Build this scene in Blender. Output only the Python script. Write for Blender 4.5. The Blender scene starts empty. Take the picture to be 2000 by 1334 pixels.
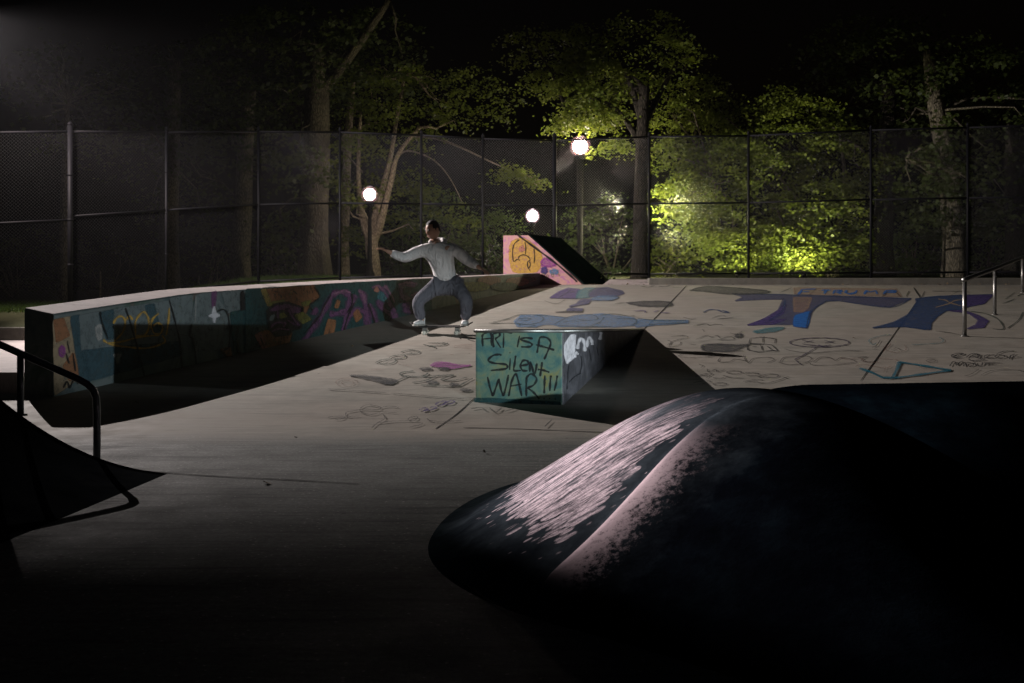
import bpy, bmesh, math, random
import numpy as np
from mathutils import Vector, Matrix
R = math.radians
random.seed(7); rng = np.random.default_rng(7)
S = bpy.context.scene
COL = S.collection

# ------------------------------------------------------------------ camera, sky, lights, exposure
EYE, FPX, CX, HY = 0.75, 1944.0, 1000.0, 640.0      # eye height, focal length in photo pixels, centre column, horizon row
cam = bpy.data.cameras.new('camera'); camo = bpy.data.objects.new('camera', cam); COL.objects.link(camo)
cam.sensor_width = 36; cam.lens = 36 * FPX / 2000; cam.shift_y = -27 / 2000
cam.clip_start = .05; cam.clip_end = 900
camo.location = (0, 0, EYE); camo.rotation_euler = (R(90), 0, 0)
S.camera = camo

W = bpy.data.worlds.new('World'); S.world = W; W.use_nodes = True
wn = W.node_tree.nodes; wn.clear()
wo = wn.new('ShaderNodeOutputWorld'); wb = wn.new('ShaderNodeBackground'); ws = wn.new('ShaderNodeTexSky')
ws.sky_type = 'NISHITA'; ws.sun_disc = False; ws.sun_elevation = R(-4); ws.sun_rotation = R(200)
wb.inputs['Strength'].default_value = 0.06
W.node_tree.links.new(ws.outputs[0], wb.inputs[0]); W.node_tree.links.new(wb.outputs[0], wo.inputs[0])

moon = bpy.data.lights.new('moon', 'SUN'); moon.energy = 0.0015; moon.angle = R(.5); moon.color = (.75, .85, 1)
moono = bpy.data.objects.new('moon', moon); COL.objects.link(moono); moono.rotation_euler = (R(50), 0, R(20))

FLOOD = Vector((-10.4, 18.6, 6.7))                    # floodlight on its pole, just out of frame by the fence corner
def spot(name, loc, target, energy, col, size, blend, radius):
    l = bpy.data.lights.new(name, 'SPOT'); l.energy = energy; l.color = col
    l.spot_size = R(size); l.spot_blend = blend; l.shadow_soft_size = radius
    o = bpy.data.objects.new(name, l); COL.objects.link(o); o.location = loc
    o.rotation_euler = (Vector(target) - Vector(loc)).to_track_quat('-Z', 'Y').to_euler()
    return o
spot('floodlight_beam', FLOOD, (8.0, 17.5, 0.0), 14800, (1, .90, .87), 128, .8, .020)
FLOOD2 = FLOOD + Vector((-.35, -1.1, -.25))            # added narrow head on the same pole, brightens the mound's flank
spot('added_mound_beam', FLOOD2, (.36, 3.36, .30), 46000, (1, .80, .82), 3.6, 1.0, .03)
FLOOD3 = FLOOD + Vector((.1, .35, -.7))                # added head to brighten the fence wires and the lawn
spot('added_lawn_beam', FLOOD3, (-8.2, 22.4, 1.2), 1900, (1, .84, .78), 88, .9, .03)
LOWL = Vector((6.5, -9.0, 1.6))                      # low path light behind the viewpoint
spot('path_light_beam', LOWL, (-.28, 9.8, .72), 13000, (.86, .97, 1), 7.6, 1.0, .05)
SIDEL = Vector((13.0, 4.7, .58))                      # added fill lamp, unseen out to the right, lighting the ledge face
spot('added_side_fill', SIDEL, (-4.0, 10.0, .80), 3400, (.84, .95, 1), 19, 1.0, .06)

S.view_settings.view_transform = 'Standard'; S.view_settings.look = 'None'
S.view_settings.exposure = 0; S.view_settings.gamma = 1; S.view_settings.use_curve_mapping = False
S.cycles.max_bounces = 6; S.cycles.diffuse_bounces = 1; S.cycles.transparent_max_bounces = 16
S.cycles.sample_clamp_indirect = 4; S.cycles.caustics_reflective = False; S.cycles.caustics_refractive = False
S.cycles.use_denoising = True

# ------------------------------------------------------------------ surfaces as functions, pixel rays onto them
FOOT, TOPY = 7.36, 24.0
TOPZ = EYE + 84 / FPX * TOPY
K = TOPZ / (TOPY - FOOT)
def zbank(x, y):
    s = y - FOOT; w = .9
    if s < -w: return 0.0
    if s < w: return K * (s + w) ** 2 / (4 * w)
    return min(K * s, TOPZ)
def ray(px, py): return (px - CX) / FPX, (HY - py) / FPX     # x and height gained per metre of depth
def at(px, py, d):
    a, b = ray(px, py); return Vector((a * d, d, EYE + b * d))
def hit(px, py, zf, lo=1.2, hi=26):
    a, b = ray(px, py)
    g = lambda d: EYE + b * d - zf(a * d, d)
    prev = lo
    for i in range(1, 161):
        d = lo + (hi - lo) * i / 160
        if g(d) < 0:
            l, h = prev, d
            for _ in range(40):
                m = (l + h) / 2
                if g(m) < 0: h = m
                else: l = m
            return Vector((a * h, h, zf(a * h, h)))
        prev = d
    return None
def hit_plane(px, py, p0, n):
    a, b = ray(px, py); dirv = Vector((a, 1, b)); o = Vector((0, 0, EYE))
    t = (Vector(p0) - o).dot(n) / dirv.dot(n)
    return o + dirv * t
def smooth(a, b, t):
    t = max(0, min(1, (t - a) / (b - a))); return t * t * (3 - 2 * t)

# ------------------------------------------------------------------ object helpers
def tag(o, label=None, cat=None, group=None, kind=None):
    if label: o['label'] = label
    if cat: o['category'] = cat
    if group: o['group'] = group
    if kind: o['kind'] = kind
    return o
def empty(name, loc=(0, 0, 0), label=None, cat=None, group=None):
    o = bpy.data.objects.new(name, None); COL.objects.link(o); o.location = loc; o.empty_display_size = .1
    return tag(o, label, cat, group)
def mesh(name, V, F, mat=None, parent=None, smooth_=False):
    me = bpy.data.meshes.new(name); me.from_pydata([tuple(v) for v in V], [], F); me.update()
    if smooth_: me.polygons.foreach_set('use_smooth', [True] * len(me.polygons))
    o = bpy.data.objects.new(name, me); COL.objects.link(o)
    if mat: me.materials.append(mat)
    if parent:
        o.parent = parent
        o.matrix_parent_inverse = Matrix.Translation(parent.location).inverted() if parent.parent is None else Matrix.Identity(4)
        if parent.parent is not None:
            o.matrix_parent_inverse = Matrix.Translation(parent.parent.location).inverted() if parent.type == 'EMPTY' else Matrix.Identity(4)
    return o
class MB:
    def __init__(s): s.V = []; s.F = []
    def add(s, V, F):
        n = len(s.V); s.V += [Vector(v) for v in V]; s.F += [tuple(i + n for i in f) for f in F]; return s
    def box(s, c, size, rz=0, tilt=None):
        m = Matrix.Rotation(rz, 3, 'Z')
        if tilt: m = m @ Matrix.Rotation(tilt, 3, 'X')
        hx, hy, hz = [v / 2 for v in size]; c = Vector(c)
        P = [c + m @ Vector((x * hx, y * hy, z * hz)) for z in (-1, 1) for (x, y) in ((-1, -1), (1, -1), (1, 1), (-1, 1))]
        return s.add(P, [(3, 2, 1, 0), (4, 5, 6, 7), (0, 1, 5, 4), (1, 2, 6, 5), (2, 3, 7, 6), (3, 0, 4, 7)])
    def tube(s, pts, rad, n=8, cap=True):
        pts = [Vector(p) for p in pts]
        if not hasattr(rad, '__len__'): rad = [rad] * len(pts)
        V = []; up = Vector((0.03, 0.02, 1)); last = None
        for i, p in enumerate(pts):
            t = (pts[min(i + 1, len(pts) - 1)] - pts[max(i - 1, 0)]).normalized()
            if last is None:
                a = t.orthogonal().normalized()
            else:
                a = (last - t * last.dot(t)).normalized()
            last = a; b = t.cross(a)
            for k in range(n):
                an = 2 * math.pi * k / n
                V.append(p + (a * math.cos(an) + b * math.sin(an)) * rad[i])
        F = []
        for i in range(len(pts) - 1):
            for k in range(n):
                F.append((i * n + k, i * n + (k + 1) % n, (i + 1) * n + (k + 1) % n, (i + 1) * n + k))
        if cap:
            F.append(tuple(range(n - 1, -1, -1))); F.append(tuple((len(pts) - 1) * n + k for k in range(n)))
        return s.add(V, F)
    def lathe(s, c, prof, n=20):
        c = Vector(c); V = []
        for r, z in prof:
            for k in range(n): V.append(c + Vector((r * math.cos(2 * math.pi * k / n), r * math.sin(2 * math.pi * k / n), z)))
        F = [(i * n + k, i * n + (k + 1) % n, (i + 1) * n + (k + 1) % n, (i + 1) * n + k) for i in range(len(prof) - 1) for k in range(n)]
        F.append(tuple(range(n - 1, -1, -1))); F.append(tuple((len(prof) - 1) * n + k for k in range(n)))
        return s.add(V, F)
    def build(s, name, mat, parent=None, sm=False): return mesh(name, s.V, s.F, mat, parent, sm)
def bevel(o, w, seg=2):
    m = o.modifiers.new('bevel', 'BEVEL'); m.width = w; m.segments = seg; m.limit_method = 'ANGLE'; m.angle_limit = R(35)

# ------------------------------------------------------------------ materials
class NT:
    def __init__(s, name):
        s.m = bpy.data.materials.new(name); s.m.use_nodes = True; s.t = s.m.node_tree; s.t.nodes.clear()
        s.out = s.n('ShaderNodeOutputMaterial'); s.geo = s.n('ShaderNodeNewGeometry')
        s.pos = s.geo.outputs['Position']
    def n(s, k, **kw):
        o = s.t.nodes.new(k)
        for a, b in kw.items(): setattr(o, a, b)
        return o
    def l(s, a, b): s.t.links.new(a, b)
    def scale(s, vec, sc):
        m = s.n('ShaderNodeMapping'); m.inputs['Scale'].default_value = sc; s.l(vec, m.inputs[0]); return m.outputs[0]
    def noise(s, vec, scale, detail=6, rough=.6, dist=0):
        n = s.n('ShaderNodeTexNoise'); n.inputs['Scale'].default_value = scale; n.inputs['Detail'].default_value = detail
        n.inputs['Roughness'].default_value = rough; n.inputs['Distortion'].default_value = dist
        s.l(vec, n.inputs['Vector']); return n.outputs['Fac']
    def ramp(s, fac, stops, interp='LINEAR'):
        r = s.n('ShaderNodeValToRGB'); r.color_ramp.interpolation = interp
        e = r.color_ramp.elements
        while len(e) < len(stops): e.new(.5)
        for i, (p, c) in enumerate(stops):
            e[i].position = p
            e[i].color = (*c, 1) if hasattr(c, '__len__') else (c, c, c, 1)
        s.l(fac, r.inputs[0]); return r.outputs[0]
    def mix(s, fac, a, b, mode='MIX'):
        m = s.n('ShaderNodeMix', data_type='RGBA', blend_type=mode)
        for v, k in ((fac, 0), (a, 6), (b, 7)):
            if hasattr(v, 'is_output'): s.l(v, m.inputs[k])
            elif k == 0: m.inputs[0].default_value = v
            else: m.inputs[k].default_value = (*v, 1) if hasattr(v, '__len__') else (v, v, v, 1)
        return m.outputs[2]
    def math(s, op, a, b=None):
        m = s.n('ShaderNodeMath', operation=op)
        for i, v in enumerate((a, b)):
            if v is None: continue
            if hasattr(v, 'is_output'): s.l(v, m.inputs[i])
            else: m.inputs[i].default_value = v
        return m.outputs[0]
    def maprange(s, v, a, b, c=0, d=1):
        m = s.n('ShaderNodeMapRange'); s.l(v, m.inputs[0])
        for i, x in enumerate((a, b, c, d)): m.inputs[i + 1].default_value = x
        return m.outputs[0]
    def bsdf(s, col, rough=.7, spec=.3, bump=None, bstr=.3, bdist=.01, metal=0):
        p = s.n('ShaderNodeBsdfPrincipled')
        if hasattr(col, 'is_output'): s.l(col, p.inputs['Base Color'])
        else: p.inputs['Base Color'].default_value = (*col, 1)
        if hasattr(rough, 'is_output'): s.l(rough, p.inputs['Roughness'])
        else: p.inputs['Roughness'].default_value = rough
        p.inputs['Specular IOR Level'].default_value = spec; p.inputs['Metallic'].default_value = metal
        if bump is not None:
            b = s.n('ShaderNodeBump'); b.inputs['Strength'].default_value = bstr; b.inputs['Distance'].default_value = bdist
            s.l(bump, b.inputs['Height']); s.l(b.outputs[0], p.inputs['Normal'])
        return p.outputs[0]
    def done(s, sh): s.l(sh, s.out.inputs[0]); return s.m

def m_plain(name, col, rough=.6, spec=.3, metal=0, var=.25, sc=9, bstr=.15):
    t = NT(name); n = t.noise(t.pos, sc, 5)
    c = t.mix(t.maprange(n, .3, .7), tuple(v * (1 - var) for v in col), tuple(min(1, v * (1 + var)) for v in col))
    return t.done(t.bsdf(c, rough, spec, t.noise(t.pos, sc * 9, 3), bstr, .004, metal))
def m_cloth(name, col):
    t = NT(name); n = t.noise(t.scale(t.pos, (1, 1, .55)), 9, 3, .5, 1.6); f = t.noise(t.pos, 160, 2)
    c = t.mix(t.maprange(n, .3, .7), tuple(v * .8 for v in col), col)
    return t.done(t.bsdf(c, .9, .1, t.math('ADD', n, t.math('MULTIPLY', f, .06)), .9, .06))
def m_paint(name, col, alpha=.85, wear=.5, sc=14, rough=.6, var=.2):
    t = NT(name); n = t.noise(t.pos, sc, 8, .75); f = t.noise(t.pos, sc * 7, 4, .7)
    c = t.mix(t.noise(t.pos, 5, 3), tuple(v * (1 - var) for v in col), tuple(min(1, v * (1 + var)) for v in col))
    sh = t.bsdf(c, rough, .25)
    a = t.math('MULTIPLY', t.maprange(n, .5 - .35 * (1 - wear) - .25 * wear, .5 + .12 * wear), t.maprange(f, .2, .2 + .35 * wear + .01))
    at_ = t.n('ShaderNodeAttribute'); at_.attribute_name = 'soft'; a = t.math('MULTIPLY', t.math('MULTIPLY', a, alpha), at_.outputs['Fac'])
    mx = t.n('ShaderNodeMixShader'); tr = t.n('ShaderNodeBsdfTransparent')
    t.l(a, mx.inputs[0]); t.l(tr.outputs[0], mx.inputs[1]); t.l(sh, mx.inputs[2])
    return t.done(mx.outputs[0])

def m_floor():
    t = NT('floor_concrete'); sep = t.n('ShaderNodeSeparateXYZ'); t.l(t.pos, sep.inputs[0])
    big = t.noise(t.pos, .5, 5); mid = t.noise(t.pos, 3, 8, .7); fine = t.noise(t.pos, 42, 5, .8)
    streak = t.noise(t.scale(t.pos, (1.0, 14, 1)), 1.3, 7, .7, .4)
    conc = t.mix(t.maprange(mid, .3, .7), (.215, .21, .183), (.34, .327, .288))
    conc = t.mix(t.maprange(big, .35, .65), conc, t.mix(.5, conc, (.31, .265, .225)))
    conc = t.mix(t.math('MULTIPLY', t.maprange(streak, .53, .66), .6), conc, (.12, .118, .11))
    aggr = t.n('ShaderNodeTexVoronoi'); aggr.inputs['Scale'].default_value = 38; t.l(t.pos, aggr.inputs['Vector'])
    asp = t.mix(t.maprange(fine, .38, .62), (.105, .117, .112), (.23, .245, .23))
    asp = t.mix(t.maprange(mid, .3, .72), asp, t.mix(.6, asp, (.055, .058, .055)))
    asp = t.mix(t.math('MULTIPLY', t.maprange(aggr.outputs['Distance'], .22, .12), t.maprange(fine, .48, .58)), asp, (.5, .49, .47))
    asp = t.mix(t.math('MULTIPLY', t.maprange(streak, .50, .66), .75), asp, (.045, .05, .05))
    wob = t.math('ADD', sep.outputs[1], t.math('MULTIPLY', mid, .5))
    f = t.maprange(wob, 6.6, 7.35)
    col = t.mix(f, asp, conc)
    spots = t.n('ShaderNodeTexVoronoi'); spots.inputs['Scale'].default_value = 2.3; t.l(t.pos, spots.inputs['Vector'])
    col = t.mix(t.maprange(spots.outputs['Distance'], .035, .02), col, (.04, .04, .04))
    h = t.math('ADD', t.math('MULTIPLY', fine, t.maprange(f, 0, 1, 1.0, .35)), t.math('MULTIPLY', mid, .6))
    return t.done(t.bsdf(col, t.maprange(mid, .3, .7, .6, .85), .1, h, .4, .007))
def m_conc(name, a, b, stain=(.1, .1, .095), sc=4, bs=.35, spec=.15):
    t = NT(name); n = t.noise(t.pos, sc, 8, .7); s = t.noise(t.scale(t.pos, (2, 2, .6)), 2.2, 7, .7); f = t.noise(t.pos, 70, 3)
    c = t.mix(t.maprange(n, .3, .7), a, b); c = t.mix(t.math('MULTIPLY', t.maprange(s, .52, .7), .7), c, stain)
    return t.done(t.bsdf(c, .75, spec, t.math('ADD', f, n), bs, .006))
def m_patch(name, stops, sc=6, rough=.6, fine=(.02, .03, .03), dist=.8):
    """old layered spray paint: patches of several colours"""
    t = NT(name); n = t.noise(t.pos, sc, 6, .62, dist); c = t.ramp(n, stops)
    g = t.noise(t.pos, 38, 6, .8); c = t.mix(t.math('MULTIPLY', t.maprange(g, .56, .75), .6), c, fine)
    return t.done(t.bsdf(c, rough, .3, t.noise(t.pos, 60, 4), .3, .005))
def m_mound():
    t = NT('mound_paint'); sep = t.n('ShaderNodeSeparateXYZ'); t.l(t.pos, sep.inputs[0])
    x, y, z = sep.outputs
    n = t.noise(t.pos, 5, 7, .7); fine = t.noise(t.pos, 45, 5, .8); grit = t.noise(t.pos, 140, 3, .8)
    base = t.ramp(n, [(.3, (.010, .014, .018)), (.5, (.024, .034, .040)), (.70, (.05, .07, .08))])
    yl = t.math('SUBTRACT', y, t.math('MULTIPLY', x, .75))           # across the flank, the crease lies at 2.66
    base = t.mix(t.math('MULTIPLY', t.maprange(t.math('ADD', yl, t.math('MULTIPLY', n, .3)), 2.48, 2.75), t.maprange(x, 1.15, .75)), t.ramp(n, [(.3, (.0015, .002, .003)), (.5, (.003, .0045, .007)), (.70, (.006, .011, .015))]), base)  # black paint on the near side; the ridge's shade put into its colour
    streak = t.noise(t.scale(t.pos, (3, 16, 3)), 2.4, 7, .7, .3)
    st = t.scale(t.pos, (15, 34, 10)); vo = t.n('ShaderNodeTexVoronoi'); vo.inputs['Scale'].default_value = 1.0; vo.inputs['Randomness'].default_value = .85
    dv = t.n('ShaderNodeVectorMath', operation='ADD'); nn = t.n('ShaderNodeTexNoise'); nn.inputs['Scale'].default_value = 4
    t.l(t.pos, nn.inputs['Vector']); t.l(st, dv.inputs[0]); t.l(nn.outputs['Color'], dv.inputs[1]); t.l(dv.outputs[0], vo.inputs['Vector'])
    wob = t.math('MULTIPLY', t.math('SUBTRACT', n, .5), .10)
    yin = t.maprange(t.math('ADD', yl, wob), 2.72, 2.86); zin = t.maprange(t.math('ADD', z, wob), .085, .19)
    reg = t.math('MULTIPLY', yin, zin)
    thr = t.maprange(reg, 0, .85, .16, .95); dots = t.maprange(t.math('SUBTRACT', thr, vo.outputs['Distance']), 0, .10)
    solid = t.math('MULTIPLY', dots, t.maprange(streak, .38, .52))
    ok = t.math('MULTIPLY', t.math('GREATER_THAN', yl, 2.71), t.math('GREATER_THAN', z, .065))
    far = t.maprange(t.math('ADD', z, t.math('MULTIPLY', wob, 2)), .50, .40)
    inx = t.maprange(t.math('ADD', x, wob), .85, .70); white = t.math('MULTIPLY', t.math('MULTIPLY', t.math('MULTIPLY', solid, ok), far), inx)
    white = t.math('MULTIPLY', white, t.maprange(fine, .25, .45, .55, 1))
    white = t.math('MULTIPLY', white, t.maprange(t.noise(t.scale(t.pos, (4, 22, 4)), 3.2, 7, .75, .5), .40, .58, .12, 1)); col = t.mix(white, base, t.mix(t.maprange(grit, .35, .65), (.40, .37, .40), (.82, .75, .78)))
    ylw = t.math('ADD', yl, t.math('MULTIPLY', wob, 1.6))
    s2 = t.math('MULTIPLY', t.maprange(ylw, 2.40, 2.62), t.math('LESS_THAN', yl, 2.664))
    s2 = t.math('MULTIPLY', t.math('MULTIPLY', s2, inx), t.maprange(t.math('ADD', z, wob), .46, .30))
    s2 = t.math('MULTIPLY', s2, t.maprange(t.math('ADD', fine, t.maprange(ylw, 2.40, 2.66, -.25, .22)), .42, .60)); s2 = t.math('MULTIPLY', s2, t.maprange(z, .04, .09))
    col = t.mix(t.math('MULTIPLY', s2, .9), col, t.mix(grit, (.5, .44, .46), (.75, .66, .68)))
    h = t.math('ADD', t.math('MULTIPLY', fine, .6), n)
    return t.done(t.bsdf(col, .8, 0, h, .35, .006))
def m_bark(name, a, b):
    t = NT(name); w = t.n('ShaderNodeTexVoronoi'); w.inputs['Scale'].default_value = 1
    w.feature = 'DISTANCE_TO_EDGE'
    t.l(t.scale(t.pos, (26, 26, 6)), w.inputs['Vector']); n = t.noise(t.scale(t.pos, (4, 4, 1)), 4, 7, .7)
    c = t.mix(t.maprange(w.outputs['Distance'], 0, .25), tuple(v * .35 for v in a), t.mix(n, a, b))
    h = t.math('ADD', t.maprange(w.outputs['Distance'], 0, .3), n)
    return t.done(t.bsdf(c, .9, .15, h, .7, .03))
def m_leaf(name, a, b):
    t = NT(name); oi = t.noise(t.pos, 1.1, 3); pn = t.noise(t.pos, 9, 2)
    c = t.mix(t.maprange(t.math('ADD', t.math('MULTIPLY', oi, .5), t.math('MULTIPLY', pn, .5)), .35, .65), a, b)
    d = t.bsdf(c, .55, .25); tr = t.n('ShaderNodeBsdfTranslucent'); t.l(t.mix(.5, c, (.16, .2, .02)), tr.inputs[0])
    mx = t.n('ShaderNodeMixShader'); mx.inputs[0].default_value = .45
    t.l(d, mx.inputs[1]); t.l(tr.outputs[0], mx.inputs[2]); return t.done(mx.outputs[0])
def m_emit(name, col, st):
    t = NT(name); e = t.n('ShaderNodeEmission'); e.inputs[0].default_value = (*col, 1); e.inputs[1].default_value = st
    return t.done(e.outputs[0])

M = {}
M['floor'] = m_floor()
M['conc'] = m_conc('kerb_concrete', (.12, .115, .10), (.20, .188, .16))
M['apron'] = m_conc('apron_concrete', (.30, .255, .245), (.40, .345, .33), sc=3)
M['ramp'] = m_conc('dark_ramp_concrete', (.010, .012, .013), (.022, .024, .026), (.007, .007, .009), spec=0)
M['steel'] = m_plain('galvanised_steel', (.30, .30, .29), .38, .5, .85, .3, 14)
M['pole'] = m_plain('dark_lamp_pole', (.012, .011, .010), .8, .1, 0, .3, 8)
M['dsteel'] = m_plain('dark_painted_steel', (.19, .20, .21), .36, .5, .75, .35, 18)
M['post'] = m_plain('black_vinyl_post', (.006, .006, .008), .6, .15, 0, .3, 20)
M['wire'] = m_plain('black_vinyl_wire', (.055, .055, .058), .30, .6, .3, .2, 20)
M['joint'] = m_plain('dirt_filled_joint', (.012, .012, .012), .9, .1)
M['grass'] = m_leaf('grass_blades', (.03, .07, .012), (.07, .13, .025))
M['soil'] = m_conc('turf_soil', (.03, .035, .015), (.06, .06, .03), (.02, .025, .01), 2)
M['bark'] = m_bark('furrowed_bark', (.14, .125, .085), (.24, .21, .15))
M['barkd'] = m_bark('deep_shaded_bark', (.035, .03, .022), (.06, .052, .038))  # darker copy of the bark, standing in for unlit trunks
M['barkm'] = m_bark('shaded_bark', (.09, .082, .055), (.15, .135, .095))  # same bark, darkened for the dim broad trunk
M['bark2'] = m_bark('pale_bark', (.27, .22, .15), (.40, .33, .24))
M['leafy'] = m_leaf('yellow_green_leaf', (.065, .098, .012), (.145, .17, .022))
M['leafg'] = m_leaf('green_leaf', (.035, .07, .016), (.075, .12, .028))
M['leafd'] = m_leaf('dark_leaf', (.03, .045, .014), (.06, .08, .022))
def m_halo(name, col, f):
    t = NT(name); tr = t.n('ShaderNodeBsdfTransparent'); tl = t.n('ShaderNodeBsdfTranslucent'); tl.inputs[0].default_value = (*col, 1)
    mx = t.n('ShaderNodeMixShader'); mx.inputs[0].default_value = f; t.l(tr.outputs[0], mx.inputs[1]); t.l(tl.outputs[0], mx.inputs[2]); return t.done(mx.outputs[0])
M['halo1'] = m_halo('halo_inner_shell', (1, .72, .74), .010)  # pinkish shells imitating a soft glow round each bulb
M['halo2'] = m_halo('halo_outer_shell', (1, .62, .72), .005)
M['globe'] = m_emit('lit_globe', (1, .80, .76), 62)
M['globe2'] = m_emit('lit_globe_far', (1, .88, .86), 200)
M['globec'] = m_emit('lit_globe_tall', (1, .80, .68), 125)
M['globe_added'] = m_emit('added_hidden_globe', (1, .92, .56), 1500)  # for the added lamp behind the trunk
M['globew'] = m_emit('lit_globe_warm', (1, .90, .50), 3200)

# ------------------------------------------------------------------ the setting: terrain, floor with bank, apron, kerbs
LA = Vector((hit(105, 775, zbank).x, hit(105, 775, zbank).y, 0)); LB = Vector((55 / FPX * TOPY, TOPY, 0))   # foot line of the ledge's painted face
LD = (LB - LA); LLEN = LD.length; LD.normalize(); LN = Vector((LD.y, -LD.x, 0))                       # LN looks to the painted side
def ledge_x(y): return LA.x + (LB.x - LA.x) * (y - LA.y) / (LB.y - LA.y)

def grid(rows, ncol, x0, x1, zf):
    V = []; F = []
    for y in rows:
        a, b = x0(y), x1(y)
        for j in range(ncol + 1):
            x = a + (b - a) * j / ncol; V.append((x, y, zf(x, y)))
    n = ncol + 1
    for i in range(len(rows) - 1):
        for j in range(ncol): F.append((i * n + j, i * n + j + 1, (i + 1) * n + j + 1, (i + 1) * n + j))
    return V, F
EDGEY = LA.y + .16
mb = MB()
mb.add(*grid([-14 + i * .5 for i in range(38)] + [5.2 + i * .2 for i in range(int((EDGEY - 5.2) / .2))] + [EDGEY], 60, lambda y: -26, lambda y: 26, zbank))
rows = [EDGEY + (TOPY - EDGEY) * i / 60 for i in range(61)] + [24.6, 26.6]
mb.add(*grid(rows, 60, lambda y: ledge_x(min(y, TOPY)) - .17, lambda y: 26, zbank))
o = mb.build('skatepark_floor', M['floor'], sm=True); tag(o, kind='structure')
FLOOR = o

def zterr(x, y):
    right = .75 + .165 * (y - 18.3) if y < 26 else 2.02 + .062 * (y - 26)
    left = .75 + .165 * (y - 18.3) if y < 20.4 else 1.096 + .042 * (y - 20.4)
    f = smooth(-10.6, -6.6, x); z = left * (1 - f) + right * f
    z += .04 * math.sin(x * .7 + y * .4) * smooth(27, 32, y)
    return z
ys = [18.3, 19, 20, 21, 22, 23, 24, 24.4, 25.2, 26, 27, 28.5, 30, 33, 36, 40, 45, 52, 60, 75, 95, 120]
xs = [-110, -85, -60, -40, -30, -24, -20, -17, -14.5, -13, -12, -11, -10, -9, -8, -7, -6, -5, -4, -3, -2, -1, 0, 1, 2, 4, 6, 8, 11, 14, 18, 24, 32, 45, 70, 110]
V = [(x, y, zterr(x, y)) for y in ys for x in xs]; F = []
for i in range(len(ys) - 1):
    for j in range(len(xs) - 1):
        xm = (xs[j] + xs[j + 1]) / 2; ym = (ys[i] + ys[i + 1]) / 2
        if ym < 24.3 and xm > ledge_x(ym) - .3: continue
        F.append((i * len(xs) + j, i * len(xs) + j + 1, (i + 1) * len(xs) + j + 1, (i + 1) * len(xs) + j))
o = mesh('terrain', V, F, M['soil'], None, True); tag(o, kind='structure')
o = mesh('ground', [(-115, -60, -.35), (115, -60, -.35), (115, 125, -.35), (-115, 125, -.35)], [(0, 1, 2, 3)], M['soil']); tag(o, kind='structure')

# apron on the far side of the ledge, a step above the floor
za = lambda x, y: .352 + .17 * (y - EDGEY) / (18 - EDGEY)
rows = [EDGEY + (18.3 - EDGEY) * i / 12 for i in range(13)]
V, F = grid(rows, 10, lambda y: -26, lambda y: ledge_x(y) - .2, za)
n = len(V); V += [(-26, EDGEY, -.1), (ledge_x(EDGEY) - .2, EDGEY, -.1)]; F.append((n, n + 1, 10, 0))
o = mesh('apron', V, F, M['apron']); tag(o, kind='structure')

mb = MB(); mb.box((-26 / 2 + ledge_x(18) / 2 - .2, 18.15, .46), (26 + ledge_x(18), .3, .60))
o = mb.build('apron_kerb', M['conc']); bevel(o, .02); tag(o, 'low concrete kerb below the fence beyond the end of the long ledge', 'kerb')
# kerb along the top of the bank
kx0 = 268 / FPX * (TOPY + .05)
mb = MB(); zk = TOPZ + .165
V = []; n = 30
for i in range(n + 1):
    x = kx0 + (26 - kx0) * i / n; w = .006 * math.sin(i * 2.1)
    V += [(x, TOPY + .02 + w, TOPZ - .1), (x, TOPY + .035 + w, zk - .02), (x, TOPY + .06 + w, zk), (x, TOPY + .45, zk), (x, TOPY + .45, TOPZ - .1)]
F = []
for i in range(n):
    for k in range(4): F.append((i * 5 + k + 5, i * 5 + k, i * 5 + k + 1, i * 5 + k + 6))
F += [(0, 4, 3, 2, 1)]
o = mesh('bank_kerb', V, F, M['conc']); tag(o, 'long pale concrete kerb along the top of the painted bank below the fence', 'kerb')

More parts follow.
